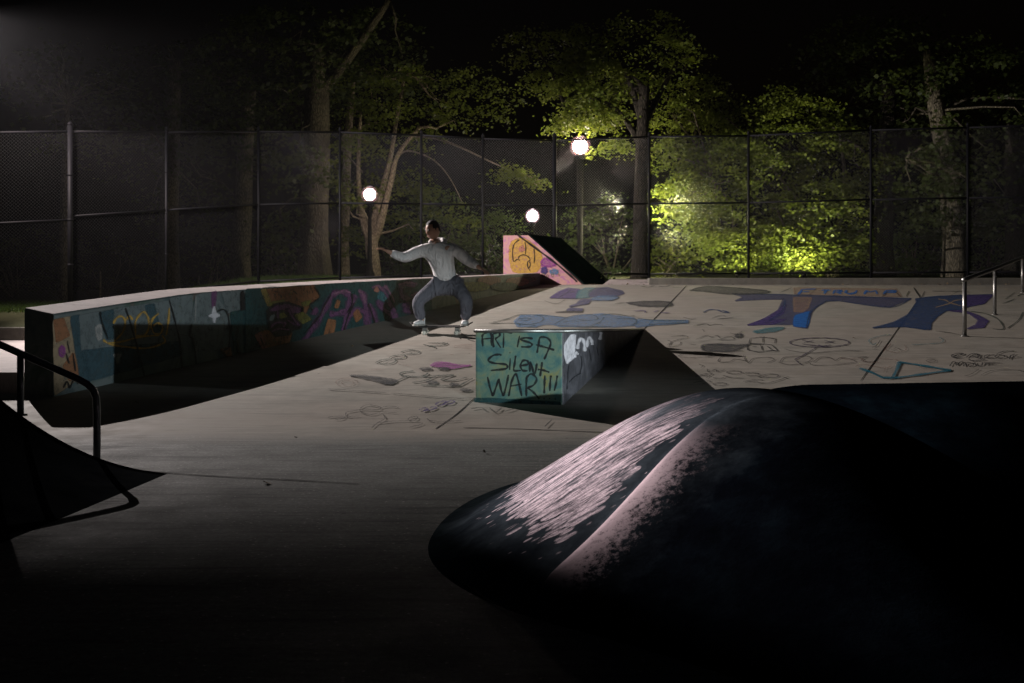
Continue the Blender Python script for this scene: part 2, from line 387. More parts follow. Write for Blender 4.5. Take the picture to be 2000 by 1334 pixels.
# ------------------------------------------------------------------ paint strokes and fills laid on surfaces
def catmull(P, step=6):
    if len(P) < 3: 
        a, b = P; n = max(2, int(math.dist(a, b) / 8)); return [(a[0] + (b[0] - a[0]) * i / n, a[1] + (b[1] - a[1]) * i / n) for i in range(n + 1)]
    Q = [P[0]] + list(P) + [P[-1]]; out = []
    for i in range(1, len(Q) - 2):
        p0, p1, p2, p3 = Q[i - 1:i + 3]
        for k in range(step):
            t = k / step
            out.append(tuple(.5 * (2 * p1[c] + (p2[c] - p0[c]) * t + (2 * p0[c] - 5 * p1[c] + 4 * p2[c] - p3[c]) * t * t + (3 * p1[c] - p0[c] - 3 * p2[c] + p3[c]) * t ** 3) for c in (0, 1)))
    out.append(P[-1]); return out
class Surf:
    """a painted surface: maps a photo pixel to a point on it, lifted a hair off"""
    def __init__(s, fn, parent, flat): s.fn, s.parent, s.flat, s.layer = fn, parent, flat, 0
    def strokes(s, name, mat, lines, width, z=(0, 0, 1), sharp=False):
        zx, zy, zs = z; mb = MB(); soft = []; w = width * zs / 2 * (1.25 if s.flat < .6 else 1)
        for li in lines:
            P = [(zx + a * zs, zy + b * zs) for a, b in li]
            P = catmull(P) if not sharp else sum([catmull([P[i], P[i + 1]]) for i in range(len(P) - 1)], [])
            L = []; 
            for i, p in enumerate(P):
                q, r = P[max(0, i - 1)], P[min(len(P) - 1, i + 1)]
                tx, ty = r[0] - q[0], (r[1] - q[1]) / s.flat; m = math.hypot(tx, ty) or 1
                ww = w * (1 + .25 * math.sin(i * .9 + li[0][0])) * (.55 if i in (0, len(P) - 1) else 1)
                nx, ny = -ty / m * ww, tx / m * ww * s.flat
                row = [s.fn(p[0] + nx * e, p[1] + ny * e, s.layer) for e in (1.35, .55, -.55, -1.35)]
                if any(a is None for a in row): L = []; break
                L.append(row)
            if len(L) < 2: continue
            V = [v for ab in L for v in ab]
            mb.add(V, [(4 * i + k, 4 * i + k + 1, 4 * i + k + 5, 4 * i + k + 4) for i in range(len(L) - 1) for k in range(3)])
            soft += [0., 1., 1., 0.] * len(L)
            s.layer += .05
        s.layer += .6
        if not mb.F: return None
        o = mb.build(name, mat, s.parent); o.data.attributes.new('soft', 'FLOAT', 'POINT').data.foreach_set('value', soft)
        if len(lines) > 1: o['kind'] = 'stuff'
        return o
    def fill(s, name, mat, poly, z=(0, 0, 1), curve=False, rim=4):
        zx, zy, zs = z; P = [(zx + a * zs, zy + b * zs) for a, b in poly]
        if curve: P = catmull(P + [P[0]], 4)[:-1]
        if rim: s.strokes(name, mat, [P + [P[0]]], rim, (0, 0, 1), True)
        V = [s.fn(*p, s.layer) for p in P]; s.layer += .6
        if any(v is None for v in V): return None
        bm = bmesh.new(); vs = [bm.verts.new(v) for v in V]; f = bm.faces.new(vs); bmesh.ops.triangulate(bm, faces=[f])
        me = bpy.data.meshes.new(name); bm.to_mesh(me); bm.free(); me.materials.append(mat); me.attributes.new('soft', 'FLOAT', 'POINT').data.foreach_set('value', [1.] * len(me.vertices))
        o = bpy.data.objects.new(name, me); COL.objects.link(o); o.parent = s.parent
        if s.parent.type == 'EMPTY': o.matrix_parent_inverse = Matrix.Translation(s.parent.location).inverted()
        return o
def ell(cx, cy, rx, ry, n=18, a0=0, a1=360): return [(cx + rx * math.cos(R(a0 + (a1 - a0) * i / n)), cy + ry * math.sin(R(a0 + (a1 - a0) * i / n))) for i in range(n + 1)]

P = {}
for nm, c, a, w in [('ink', (.015, .017, .022), .92, .4), ('inkthin', (.03, .03, .03), .8, .6), ('violetink', (.03, .02, .06), .9, .4), ('blue', (.015, .12, .40), .95, .25),
        ('slate', (.06, .065, .13), .92, .45), ('deepblue', (.022, .05, .13), .92, .45), ('violet', (.065, .045, .16), .88, .5), ('sky', (.10, .19, .32), .7, .6),
        ('tealline', (.005, .12, .18), .92, .3), ('teal', (.06, .19, .22), .7, .6), ('pinkpatch', (.34, .23, .17), .55, .75), ('magenta', (.28, .06, .26), .7, .65),
        ('greenink', (.03, .05, .042), .9, .4), ('rustink', (.18, .07, .05), .5, .75), ('smear', (.05, .055, .06), .75, .7), ('palewhite', (.5, .48, .46), .5, .7),
        ('orange', (.27, .115, .055), .9, .4), ('yellow', (.30, .22, .07), .85, .4), ('gold', (.50, .30, .06), .85, .5), ('purple', (.13, .05, .125), .92, .35), ('pink', (.26, .12, .20), .8, .5),
        ('darkteal', (.012, .05, .055), .96, .15), ('greyblue', (.13, .155, .16), .92, .25), ('bluepanel', (.035, .072, .09), .92, .35), ('black', (.008, .009, .011), .95, .2),
        ('cream', (.30, .22, .14), .92, .3), ('white', (.62, .60, .64), .92, .35), ('olive', (.20, .19, .05), .85, .35), ('salmon', (.40, .17, .13), .85, .4)]:
    P[nm] = m_paint('paint_' + nm, c, a, w)

def bank_pt(px, py, layer):
    h = hit(px, py, zbank, 2.0, 24.4)
    return None if h is None or h.y > 23.97 else h + Vector((0, -.0004, .0035 + .00014 * layer))
B = Surf(bank_pt, FLOOR, .45)
ZA = (1300, 550, .18); ZB = (1640, 550, .18); ZC = (930, 540, .205); ZD = (640, 650, .15); ZF5 = (500, 520, .3)
# joints across the bank and the floor
B.strokes('expansion_joint', M['joint'], [[(1341, 558), (1301, 600), (1258, 643)]], 1.3)
B.strokes('expansion_joint', M['joint'], [[(1785, 563), (1797, 581)], [(1797, 581), (1740, 662), (1681, 744)]], 1.3)
B.strokes('expansion_joint', M['joint'], [[(927, 778), (890, 811), (851, 838)]], 1.4)
B.strokes('expansion_joint', M['joint'], [[(905, 836), (1000, 838), (1100, 842), (1195, 846)]], 1.0)
B.strokes('expansion_joint', M['joint'], [[(230, 916), (320, 924), (420, 931), (560, 938), (700, 946)]], 1.5)
B.strokes('expansion_joint', M['joint'], [[(1062, 989), (1030, 995), (985, 1008), (930, 1028), (893, 1052), (877, 1078), (878, 1105), (900, 1135), (940, 1165), (985, 1190)]], 2.2)
# big blue and violet lettering on the right
B.fill('letter_fill', P['pinkpatch'], [(1390, 68), (2500, 82), (2560, 165), (1889, 150), (1400, 135)], ZA)
B.fill('letter_fill', P['slate'], [(720, 133), (1300, 143), (1889, 160), (2659, 185), (2430, 280), (1889, 210), (1750, 212), (1640, 270), (1575, 335), (1530, 508), (1400, 488), (1398, 466), (1100, 466), (890, 475), (1090, 400), (1225, 310), (1285, 192), (1000, 196), (760, 212), (850, 170)], ZA)
B.fill('letter_fill', P['blue'], [(1395, 400), (1420, 370), (1560, 325), (1545, 440), (1525, 500), (1400, 485)], ZA)
B.fill('letter_fill', P['violet'], [(890, 474), (1100, 395), (1240, 305), (1300, 250), (1270, 350), (1130, 430), (1310, 408), (1150, 468)], ZA)
B.fill('letter_fill', P['pinkpatch'], [(1390, 172), (1580, 178), (1545, 290), (1480, 330), (1395, 330)], ZA)
B.strokes('letter_outline', P['deepblue'], [[(720, 133), (1300, 146), (1889, 165), (2659, 187)], [(1889, 212), (1750, 214), (1640, 275), (1570, 340), (1525, 508)], [(1300, 200), (1260, 330), (1120, 430)], [(2659, 187), (2430, 280), (1889, 214)]], 14, ZA)
B.fill('letter_fill', P['deepblue'], [(820, 188), (1100, 160), (1330, 150), (1655, 145), (1560, 240), (1400, 272), (1330, 300), (1150, 320), (1050, 380), (990, 450), (980, 522), (900, 520), (700, 490), (360, 505), (600, 440), (760, 350), (840, 230)], ZB)
B.fill('letter_fill', P['violet'], [(1330, 152), (1655, 147), (1560, 240), (1390, 268), (1350, 200)], ZB)
B.fill('letter_fill', P['violet'], [(1180, 318), (1350, 318), (1500, 368), (1605, 430), (1560, 502), (1385, 515), (1480, 470), (1512, 420), (1420, 358), (1320, 332)], ZB)
B.strokes('letter_outline', P['cream'], [[(1070, 192), (1150, 205), (1200, 232), (1320, 268)], [(1335, 196), (1240, 212), (1190, 240), (1040, 282)]], 16, ZB)
B.strokes('letter_outline', P['greenink'], [[(1400, 325), (1560, 345), (1700, 400), (1765, 470), (1770, 520), (1660, 515)], [(1990, 330), (1940, 420), (1820, 510)], [(1800, 190), (1900, 120)], [(1770, 240), (1900, 190)], [(1930, 160), (1970, 140), (2020, 150)]], 12, ZB)
B.strokes('letter_outline', P['deepblue'], [[(820, 190), (1000, 165), (1330, 150), (1655, 145)], [(360, 505), (700, 490), (980, 522)]], 10, ZB)
# blue block capitals
T = [[(1480, 86), (1465, 112), (1440, 142)], [(1480, 88), (1630, 82)], [(1462, 114), (1560, 111)], [(1690, 96), (1790, 95)], [(1742, 96), (1722, 136)], [(1832, 96), (1818, 136)], [(1832, 96), (1905, 98), (1900, 113), (1832, 117)], [(1862, 117), (1908, 136)],
     [(1962, 96), (1952, 122), (2000, 137), (2058, 124), (2075, 96)], [(2155, 140), (2178, 98)], [(2178, 98), (2215, 118)], [(2215, 118), (2278, 98)], [(2278, 98), (2298, 138)], [(2370, 140), (2390, 99)], [(2390, 99), (2498, 101), (2488, 117), (2382, 119)]]
B.strokes('lettering', P['blue'], T, 25, ZA, True)
B.strokes('lettering', P['ink'], [[(1638, 76), (1558, 146)], [(2500, 118), (2550, 170)], [(2640, 105), (2610, 165)], [(2345, 165), (2400, 140)], [(2690, 65), (2770, 175)], [(2810, 108), (2775, 178)], [(1365, 68), (1235, 125)]], 7, ZA)
# doodles in marker: face with crossed eyes, boxes, welcome bubble, names
FA = [ell(1670, 665, 322, 50), [(1480, 640), (1610, 665)], [(1600, 638), (1500, 668)], [(1720, 640), (1830, 672)], [(1840, 645), (1730, 672)], [(1480, 680), (1600, 695), (1700, 702), (1790, 690)], [(1630, 722), (1500, 800), (1400, 850)], [(1400, 850), (1480, 912)], [(1660, 690), (1690, 708), (1750, 700)]]
B.strokes('doodle', P['violetink'], FA, 13, ZA)
B.strokes('doodle', P['ink'], [[(915, 620), (1050, 605), (1190, 625), (1185, 676)], [(915, 620), (905, 675), (1050, 680)], [(885, 690), (1050, 680), (1150, 690), (1220, 756)], [(885, 690), (890, 745), (1010, 770), (1150, 750), (1220, 756)], [(1055, 610), (1055, 668)], [(1030, 692), (1050, 750)], [(1100, 705), (1150, 740)], [(940, 708), (990, 712)]], 11, ZA, True)
B.strokes('doodle', P['inkthin'], [[(880, 868), (760, 845), (700, 870), (590, 878), (575, 850), (640, 800), (800, 756), (845, 760)], [(845, 800), (870, 860), (900, 885), (950, 840), (1100, 825), (1180, 850), (1100, 885)], [(1240, 880), (1280, 830), (1400, 815), (1540, 815), (1580, 850), (1500, 890), (1340, 905), (1220, 880)],
     [(1600, 880), (1680, 825), (1780, 830), (1840, 860), (1900, 830), (1990, 840), (2050, 880), (1800, 910), (1600, 910), (1570, 890)], [(2080, 830), (2180, 820), (2120, 860), (2240, 875), (2300, 835)], [(1290, 735), (1420, 765), (1600, 778), (1900, 755), (2150, 757)]], 9, ZA)
WO = [[(450, 950), (465, 985), (545, 960), (560, 986), (640, 962)], ell(745, 990, 82, 15, 12), ell(930, 1010, 85, 16, 12, 200, 480), [(1000, 1042), (1110, 1008), (1215, 1018), (1190, 1045), (1000, 1042)], [(318, 1040), (440, 1004), (505, 1006), (440, 1050)], [(370, 1025), (480, 1025)], [(510, 1050), (600, 1055), (640, 1040)], [(620, 1020), (700, 1045), (850, 1055)],
      [(300, 1103), (430, 1082), (490, 1090), (400, 1115)], ell(590, 1118, 75, 15, 12), [(840, 1092), (980, 1068), (1060, 1078)], [(860, 1098), (1010, 1090)], [(1000, 1105), (1150, 1098), (1340, 1035)], [(1270, 1040), (1330, 1060)]]
B.strokes('lettering', P['ink'], WO, 8, ZA)
B.strokes('doodle', P['inkthin'], [[(60, 600), (200, 590), (240, 615), (110, 640), (20, 690)], [(20, 640), (60, 660), (40, 710), (150, 690), (160, 655)], [(330, 632), (440, 590), (500, 608), (560, 590), (600, 620), (700, 600), (740, 635), (560, 635)], [(360, 652), (480, 640)], [(140, 810), (230, 770), (450, 765), (540, 800), (400, 828), (170, 825), (140, 810)], [(250, 680), (330, 690)], [(300, 485), (430, 460), (480, 480), (540, 465), (620, 475)], [(700, 560), (760, 575), (830, 545)], [(360, 900), (405, 920), (380, 940)],
     [(300, 780), (390, 770)], [(400, 520), (420, 550)], [(500, 400), (600, 370), (650, 380)], [(560, 410), (740, 390)], [(190, 390), (270, 410), (330, 405)]], 8, ZA)
B.fill('smear', P['smear'], [(400, 690), (560, 680), (760, 690), (900, 685), (820, 720), (700, 762), (440, 755), (390, 725)], ZA, True)
B.fill('smear', P['smear'], [(760, 580), (820, 572), (825, 600), (790, 612), (755, 600)], ZA, True)
B.fill('smear', P['smear'], [(260, 100), (420, 55), (700, 65), (1090, 100), (1080, 130), (700, 140), (420, 110)], ZA, True)
B.fill('smear', P['teal'], [(950, 545), (1150, 505), (1280, 505), (1180, 545), (1000, 560)], ZA, True)
B.strokes('doodle', P['deepblue'], [[(410, 340), (470, 310), (560, 312), (620, 335), (690, 340)], [(610, 315), (690, 338)]], 16, ZA)
B.strokes('doodle', P['teal'], [[(320, 660), (330, 630), (440, 595), (560, 580)], [(320, 660), (360, 690), (400, 670)], [(960, 680), (1090, 670), (1125, 640), (1080, 610)], [(780, 690), (960, 682)]], 10, ZB)
B.strokes('doodle', P['rustink'], [[(470, 770), (560, 680), (480, 730), (600, 775), (720, 745), (700, 690)], [(0, 830), (100, 850), (220, 835), (290, 880), (440, 882)], [(170, 925), (260, 905), (480, 945), (560, 920)], [(500, 930), (480, 990)], [(640, 865), (560, 845), (400, 838)], [(860, 935), (960, 955), (1010, 950)]], 9, ZB)
B.strokes('doodle', P['inkthin'], [[(350, 720), (400, 700), (440, 640)], [(350, 742), (415, 742)], [(560, 745), (620, 725), (660, 750)], [(940, 835), (1040, 838)], ell(990, 865, 50, 15, 10), [(1350, 1035), (1430, 1010), (1510, 955)], [(1530, 1020), (1640, 975), (1800, 960), (1950, 970), (2000, 990)], [(720, 165), (755, 105)], [(1040, 540), (1200, 560), (1340, 595)], [(1000, 105), (1400, 115)], [(1210, 150), (1310, 95)], [(460, 150), (530, 110)]], 8, ZB)
B.strokes('zigzag', P['tealline'], [[(215, 948), (340, 990), (460, 1048), (575, 1052), (620, 960), (650, 880), (900, 918), (1200, 968), (900, 1012), (575, 1056)]], 34, ZB, True)
EP = [[(1212, 822), (1290, 808), (1345, 790), (1270, 785), (1215, 810), (1240, 832), (1330, 826)], [(1370, 832), (1420, 795), (1490, 790), (1490, 810), (1400, 818)], [(1450, 818), (1500, 836)], [(1520, 798), (1500, 835), (1560, 835)], [(1680, 800), (1590, 805), (1575, 830), (1680, 832)], ell(1740, 818, 55, 17, 10), [(1700, 790), (1800, 760), (1900, 762)], [(1860, 800), (1840, 850)], [(1900, 790), (1830, 835), (1950, 820)], [(1400, 848), (1440, 865), (1580, 855)],
      [(1195, 925), (1225, 880), (1260, 885), (1270, 915), (1310, 878), (1340, 885), (1350, 928)], ell(1410, 905, 45, 18, 10), [(1465, 885), (1480, 915), (1540, 915), (1550, 885)], [(1595, 885), (1590, 915)], [(1560, 890), (1740, 884)], [(1590, 905), (1680, 900)]]
B.strokes('lettering', P['ink'], EP, 13, ZB)
# painted shapes beside the kerb and behind the block
B.fill('letter_fill', P['violet'], [(700, 208), (790, 150), (880, 112), (980, 125), (950, 180), (960, 214)], ZC)
B.fill('letter_fill', P['teal'], [(950, 214), (985, 140), (1040, 112), (1150, 115), (1080, 165), (1085, 200)], ZC)
B.fill('letter_fill', P['slate'], [(1085, 200), (1080, 165), (1150, 115), (1250, 108), (1380, 140), (1405, 166), (1330, 188), (1250, 182)], ZC)
B.fill('letter_fill', P['sky'], [(1090, 218), (1160, 192), (1330, 190), (1350, 205), (1285, 232), (1110, 230)], ZC)
B.strokes('letter_outline', P['ink'], [[(700, 212), (900, 214), (1060, 210)], [(1090, 222), (1140, 232), (1280, 232), (1360, 200), (1260, 190)], [(1060, 160), (1120, 125), (1250, 120)], [(1300, 130), (1400, 165)], [(860, 165), (900, 130)], [(790, 205), (860, 165), (940, 150)]], 7, ZC)
B.fill('letter_fill', P['sky'], [(360, 430), (430, 375), (600, 368), (860, 398), (1000, 372), (1200, 360), (1500, 400), (1540, 430), (1500, 470), (1350, 485), (800, 482), (740, 462), (640, 462), (560, 484), (400, 484)], ZC)
B.fill('letter_fill', P['sky'], [(1540, 412), (1700, 420), (2010, 422), (2010, 446), (1720, 466), (1520, 488)], ZC)
B.strokes('letter_outline', P['greenink'], [[(160, 440), (300, 408), (400, 372), (560, 370), (640, 400), (610, 440), (520, 460)], [(400, 410), (470, 402), (520, 410), (470, 425), (420, 420)], [(610, 372), (760, 385), (880, 400)], [(740, 462), (860, 400), (960, 372), (1100, 368), (1160, 410), (1040, 425), (960, 410)], [(830, 440), (920, 428), (980, 440)], [(1220, 390), (1180, 440), (1090, 475)], [(1180, 375), (1300, 360), (1440, 380), (1510, 380)], [(1340, 405), (1500, 410), (1530, 440), (1470, 475)], [(780, 470), (1000, 482), (1300, 482)], [(1530, 400), (1700, 420), (2000, 424)], [(1640, 470), (1760, 455), (2010, 446)], [(120, 450), (380, 452), (420, 475)], [(390, 455), (560, 470), (480, 490)]], 9, ZC)
B.fill('smear', P['smear'], [(1430, 255), (1600, 240), (1830, 245), (1850, 285), (1700, 290), (1560, 285)], ZC, True)
B.fill('smear', P['smear'], [(750, 345), (880, 330), (1010, 335), (1000, 345)], ZC)
B.fill('smear', P['slate'], [(960, 262), (1000, 225), (1085, 222), (1060, 265), (890, 292)], ZC)
B.fill('smear', P['slate'], [(860, 330), (900, 305), (1010, 312), (1000, 330)], ZC)
B.strokes('lettering', P['inkthin'], [[(1570, 95), (1640, 105), (1700, 90)], [(1740, 98), (1800, 100), (1850, 88)], [(1870, 110), (1960, 105)], [(1320, 265), (1440, 250)], [(650, 235), (760, 265), (850, 225)]], 7, ZC)
B.strokes('doodle', P['violet'], [[(1500, 335), (1600, 330), (1610, 350)], [(1690, 345), (1740, 325)], [(1760, 350), (1840, 352)]], 10, ZC)
# left of the block
B.fill('letter_fill', P['magenta'], [(1335, 440), (1420, 395), (1560, 400), (1700, 430), (1860, 435), (1700, 465), (1600, 478), (1460, 460)], ZD, True)
B.strokes('lettering', P['greenink'], [[(1120, 510), (990, 522), (940, 550), (1020, 575), (1200, 582), (1290, 555), (1300, 535)], [(1220, 582), (1440, 572), (1640, 560), (1560, 590), (1480, 625), (1640, 632), (1820, 592)], [(1100, 660), (1250, 640), (1410, 580)], [(880, 645), (960, 610), (1055, 568)], [(1210, 692), (1400, 700), (1640, 712)], [(1700, 712), (1790, 660), (1890, 605)], [(1600, 660), (1650, 690)]], 19, ZD)
B.strokes('doodle', P['greenink'], [[(620, 402), (700, 365), (790, 352), (885, 362), (860, 400), (760, 418), (640, 405)], [(720, 400), (780, 375)], [(800, 335), (860, 310), (1000, 300), (990, 340), (850, 345)], [(950, 262), (1060, 232), (1190, 250), (1160, 280), (1000, 285)], [(1060, 265), (1080, 255)], [(1240, 160), (1390, 195), (1390, 210)], [(1290, 180), (1500, 170), (1550, 145), (1300, 140)], [(1720, 5), (1800, 55), (1830, 95), (1900, 115)]], 14, ZD)
B.strokes('lettering', P['violet'], [[(1190, 1020), (1260, 995), (1300, 1010), (1240, 1035), (1350, 1020), (1420, 985), (1330, 985)], [(1400, 950), (1450, 920), (1540, 905), (1480, 960), (1400, 950)], [(1500, 945), (1600, 900), (1650, 912), (1600, 942), (1500, 948)]], 20, ZD)
B.strokes('doodle', P['inkthin'], [[(420, 1002), (500, 955), (620, 965), (690, 992), (640, 1020), (440, 1012), (440, 1050), (560, 1080), (680, 1060)], [(690, 990), (800, 972), (930, 988)], [(700, 1060), (745, 1110), (735, 1145), (650, 1190), (570, 1262)], [(640, 1192), (900, 1165), (1200, 1165)], [(1050, 1150), (1070, 1120), (1170, 1110), (1130, 1160), (1060, 1160)], [(1290, 1132), (1350, 1165), (1550, 1170), (1740, 1160)], [(1060, 1250), (1200, 1215), (1240, 1190)], [(240, 1050), (430, 1015)], [(240, 1055), (250, 1105), (420, 1100)], [(0, 1120), (100, 1105), (230, 1110), (160, 1145), (90, 1140)], [(700, 1040), (900, 1060)], [(0, 745), (300, 765), (800, 800)], [(830, 800), (1200, 830), (1500, 855), (1880, 885)]], 13, ZD)
B.strokes('doodle', P['rustink'], [ell(250, 660, 140, 55, 14), ell(260, 665, 80, 32, 12), [(1640, 190), (1720, 170), (1880, 165)], [(1650, 205), (1880, 215)], [(1700, 185), (1890, 190)], [(540, 490), (740, 490)], [(1500, 305), (1640, 295)], [(900, 400), (960, 430), (1060, 440)]], 10, ZD)
B.fill('smear', P['smear'], [(280, 565), (480, 570), (800, 610), (900, 640), (820, 680), (700, 660), (560, 625)], ZD, True)
B.fill('smear', P['smear'], [(690, 655), (760, 640), (860, 655), (830, 678), (740, 678)], ZD, True)
for q in [(1730, 760, 70), (1290, 660, 70), (1210, 485, 75), (1440, 480, 70), (1580, 690, 60)]:
    B.fill('smear', P['smear'], ell(q[0] + 70, q[1], q[2], 16, 9)[:-1], ZD)
B.strokes('lettering', P['inkthin'], [[(1400, 938), (1460, 930), (1500, 950)], [(1520, 930), (1560, 960), (1600, 930)], [(1620, 955), (1690, 935)], [(1880, 1055), (1925, 1010)]], 9, ZF5)

# ------------------------------------------------------------------ the long painted ledge
def ledge_top(t):      # height of the painted face's top edge at fraction t of its length
    y = LA.y + (LB.y - LA.y) * t; x = ledge_x(y); px = CX + FPX * x / y
    prof = [(60, 618), (105, 613.5), (375, 573), (663, 553), (870, 543), (1056, 533.5)]
    for i in range(len(prof) - 1):
        if px <= prof[i + 1][0] or i == len(prof) - 2:
            f = (px - prof[i][0]) / (prof[i + 1][0] - prof[i][0]); py = prof[i][1] + f * (prof[i + 1][1] - prof[i][1]); break
    return EYE + (HY - py) / FPX * y
ledge = empty('long_ledge', (LA.x, LA.y, 0), 'long graffiti covered concrete ledge climbing the bank beside the chain link fence', 'ledge')
N = 44; V = []; F = []; TH = .30
for i in range(N + 1):
    t = i / N; p = LA + LD * (LLEN * t); zt = ledge_top(t); lift = .048 * (1 - t) ** 1.5 + .006
    q = p - LN * TH
    V += [(p.x, p.y, -.15), (p.x, p.y, zt - .012), (p.x - LN.x * .012, p.y - LN.y * .012, zt), (q.x, q.y, zt + lift), (q.x - LN.x * .015, q.y - LN.y * .015, zt + lift - .015), (q.x - LN.x * .015, q.y - LN.y * .015, -.15)]
for i in range(N):
    for k in range(5): F.append((i * 6 + k, i * 6 + k + 6, i * 6 + k + 7, i * 6 + k + 1))
F += [(0, 1, 2, 3, 4, 5), tuple(N * 6 + k for k in (5, 4, 3, 2, 1, 0))]
mled = m_patch('ledge_old_paint', [(.30, (.035, .055, .06)), (.42, (.07, .10, .105)), (.52, (.12, .14, .14)), (.60, (.05, .085, .07)), (.70, (.16, .07, .065))], 1.7)
body = mesh('wall', V, F, mled, ledge)
V2 = []; F2 = []
for i in range(N + 1):
    t = i / N; p = LA + LD * (LLEN * t); zt = ledge_top(t); lift = .048 * (1 - t) ** 1.5 + .006
    a = p - LN * .010; b = p - LN * (TH + .004)
    V2 += [(a.x, a.y, zt + .003), (b.x, b.y, zt + lift + .003)]
F2 = [(2 * i, 2 * i + 2, 2 * i + 3, 2 * i + 1) for i in range(N)]
mesh('pale_top', V2, F2, M['apron'], ledge)  # paler strip along the ledge top
LP0 = LA.copy()
def ledge_pt(px, py, layer): return hit_plane(px, py, LP0, LN) + LN * (.003 + .0002 * layer)
L = Surf(ledge_pt, ledge, 1.0)
ZE = (60, 550, .25); ZG = (480, 530, .19)
L.fill('panel', P['cream'], [(178, 300), (310, 278), (335, 450), (385, 745), (188, 885)], ZE)
L.fill('panel', P['orange'], [(180, 300), (250, 290), (300, 420), (200, 470)], ZE)
L.fill('panel', P['orange'], [(250, 660), (330, 560), (385, 745), (300, 770)], ZE)
L.fill('panel', P['bluepanel'], [(310, 276), (380, 266), (400, 480), (462, 780), (390, 770), (335, 450)], ZE)
L.fill('panel', P['greyblue'], [(380, 266), (1080, 150), (1160, 470), (400, 540)], ZE)
L.fill('panel', P['bluepanel'], [(400, 540), (1160, 470), (1180, 570), (460, 775)], ZE)
L.fill('panel', P['bluepanel'], [(530, 245), (640, 225), (640, 440), (590, 450)], ZE)
L.fill('panel', P['bluepanel'], [(890, 190), (960, 180), (1010, 380), (960, 400)], ZE)
L.fill('panel', P['greyblue'], [(1085, 130), (1260, 112), (1240, 420), (1150, 400)], ZE)
L.fill('panel', P['greyblue'], [(1290, 105), (1420, 90), (1530, 230), (1545, 520), (1290, 540), (1250, 350)], ZE)
L.fill('panel', P['greyblue'], [(1490, 85), (1800, 62), (1850, 190), (1540, 240)], ZE)
L.fill('panel', P['darkteal'], [(1560, 240), (1850, 195), (1900, 560), (1600, 650)], ZE)
L.fill('drip', P['purple'], [(1412, 85), (1445, 78), (1432, 205), (1420, 205)], ZE)
L.fill('splash', P['white'], [(1385, 268), (1418, 255), (1430, 195), (1445, 250), (1470, 265), (1440, 280), (1432, 320), (1420, 280)], ZE)
L.fill('splash', P['palewhite'], [(1730, 80), (1800, 70), (1800, 150), (1780, 110), (1760, 120)], ZE)
L.fill('splash', P['palewhite'], [(640, 570), (700, 560), (690, 600), (672, 650), (660, 600)], ZE)
L.fill('splash', P['palewhite'], [(500, 360), (540, 340), (550, 430), (520, 450)], ZE, True)
L.fill('fang', P['black'], [(1638, 86), (1652, 76), (1695, 222), (1660, 212), (1638, 224)], ZE)
L.fill('panel', P['orange'], [(1480, 530), (1555, 515), (1570, 650)], ZE)
L.fill('dot', P['magenta'], ell(240, 545, 22, 42, 14)[:-1], ZE)
L.strokes('numerals', P['gold'], [[(640, 330), (665, 285), (705, 272), (732, 305), (725, 370), (690, 425), (650, 462)], [(740, 300), (770, 268), (790, 300)], [(815, 420), (812, 320), (850, 255), (885, 240), (915, 290), (915, 370), (880, 420), (815, 425)], [(995, 248), (950, 290), (935, 350), (960, 405), (1010, 405), (1025, 350), (985, 325), (950, 350)], [(1078, 205), (1070, 320), (1052, 420)], [(560, 455), (620, 490), (760, 512), (900, 520), (1010, 490), (1045, 462), (1020, 420)], [(600, 480), (700, 470), (860, 430), (1000, 420)]], 17, ZE)
L.strokes('letter_outline', P['black'], [[(535, 235), (555, 330), (600, 450)], [(735, 205), (770, 310), (800, 420), (840, 560), (875, 700), (890, 820)], [(1078, 145), (1120, 300), (1160, 470), (1175, 620), (1185, 760)], [(1255, 330), (1235, 420), (1270, 470), (1290, 680)], [(1450, 235), (1500, 218), (1535, 260), (1550, 380), (1545, 520)], [(1490, 540), (1540, 520)], [(1490, 540), (1570, 650), (1580, 690)], [(1600, 430), (1640, 640)], [(280, 460), (300, 560)], [(270, 560), (295, 640)], [(325, 560), (345, 700)], [(250, 830), (280, 780), (300, 830), (330, 770), (370, 800)]], 13, ZE)
L.strokes('joint', P['palewhite'], [[(1285, 105), (1285, 190), (1280, 270), (1278, 320)]], 7, ZE)
# purple and orange lettering further up
L.fill('panel', P['darkteal'], [(0, 185), (1900, 75), (1900, 480), (1300, 640), (480, 830), (0, 900)], ZG)
L.fill('panel', P['orange'], [(165, 190), (690, 150), (750, 262), (650, 335), (600, 440), (480, 370), (400, 320), (235, 352)], ZG)
L.fill('panel', P['yellow'], [(150, 192), (195, 188), (245, 300), (225, 350)], ZG)
L.fill('panel', P['olive'], [(240, 320), (380, 300), (400, 322), (240, 352)], ZG)
L.fill('panel', P['olive'], [(560, 330), (660, 300), (640, 340), (580, 350)], ZG)
L.fill('panel', P['orange'], [(88, 655), (205, 605), (300, 660), (465, 635), (400, 862), (215, 890)], ZG)
L.fill('panel', P['salmon'], [(88, 655), (150, 630), (210, 790), (190, 830)], ZG)
L.fill('letter_fill', P['black'], [(205, 400), (290, 340), (430, 318), (580, 372), (575, 440), (555, 450), (565, 580), (450, 610), (440, 650), (300, 668), (235, 590)], ZG)
L.fill('letter_fill', P['purple'], [(240, 405), (300, 360), (430, 340), (555, 385), (550, 425), (440, 420), (380, 385), (300, 400)], ZG)
L.fill('letter_fill', P['greyblue'], [(250, 460), (285, 450), (270, 500), (245, 500)], ZG)
L.fill('letter_fill', P['olive'], [(335, 440), (380, 430), (410, 465), (350, 480)], ZG)
L.strokes('letter_fill', P['purple'], [[(320, 395), (325, 490)], [(420, 370), (480, 480), (545, 560)], [(250, 580), (300, 530), (400, 530), (380, 570)], [(260, 620), (330, 590), (440, 600)], [(420, 500), (520, 560)]], 26, ZG)
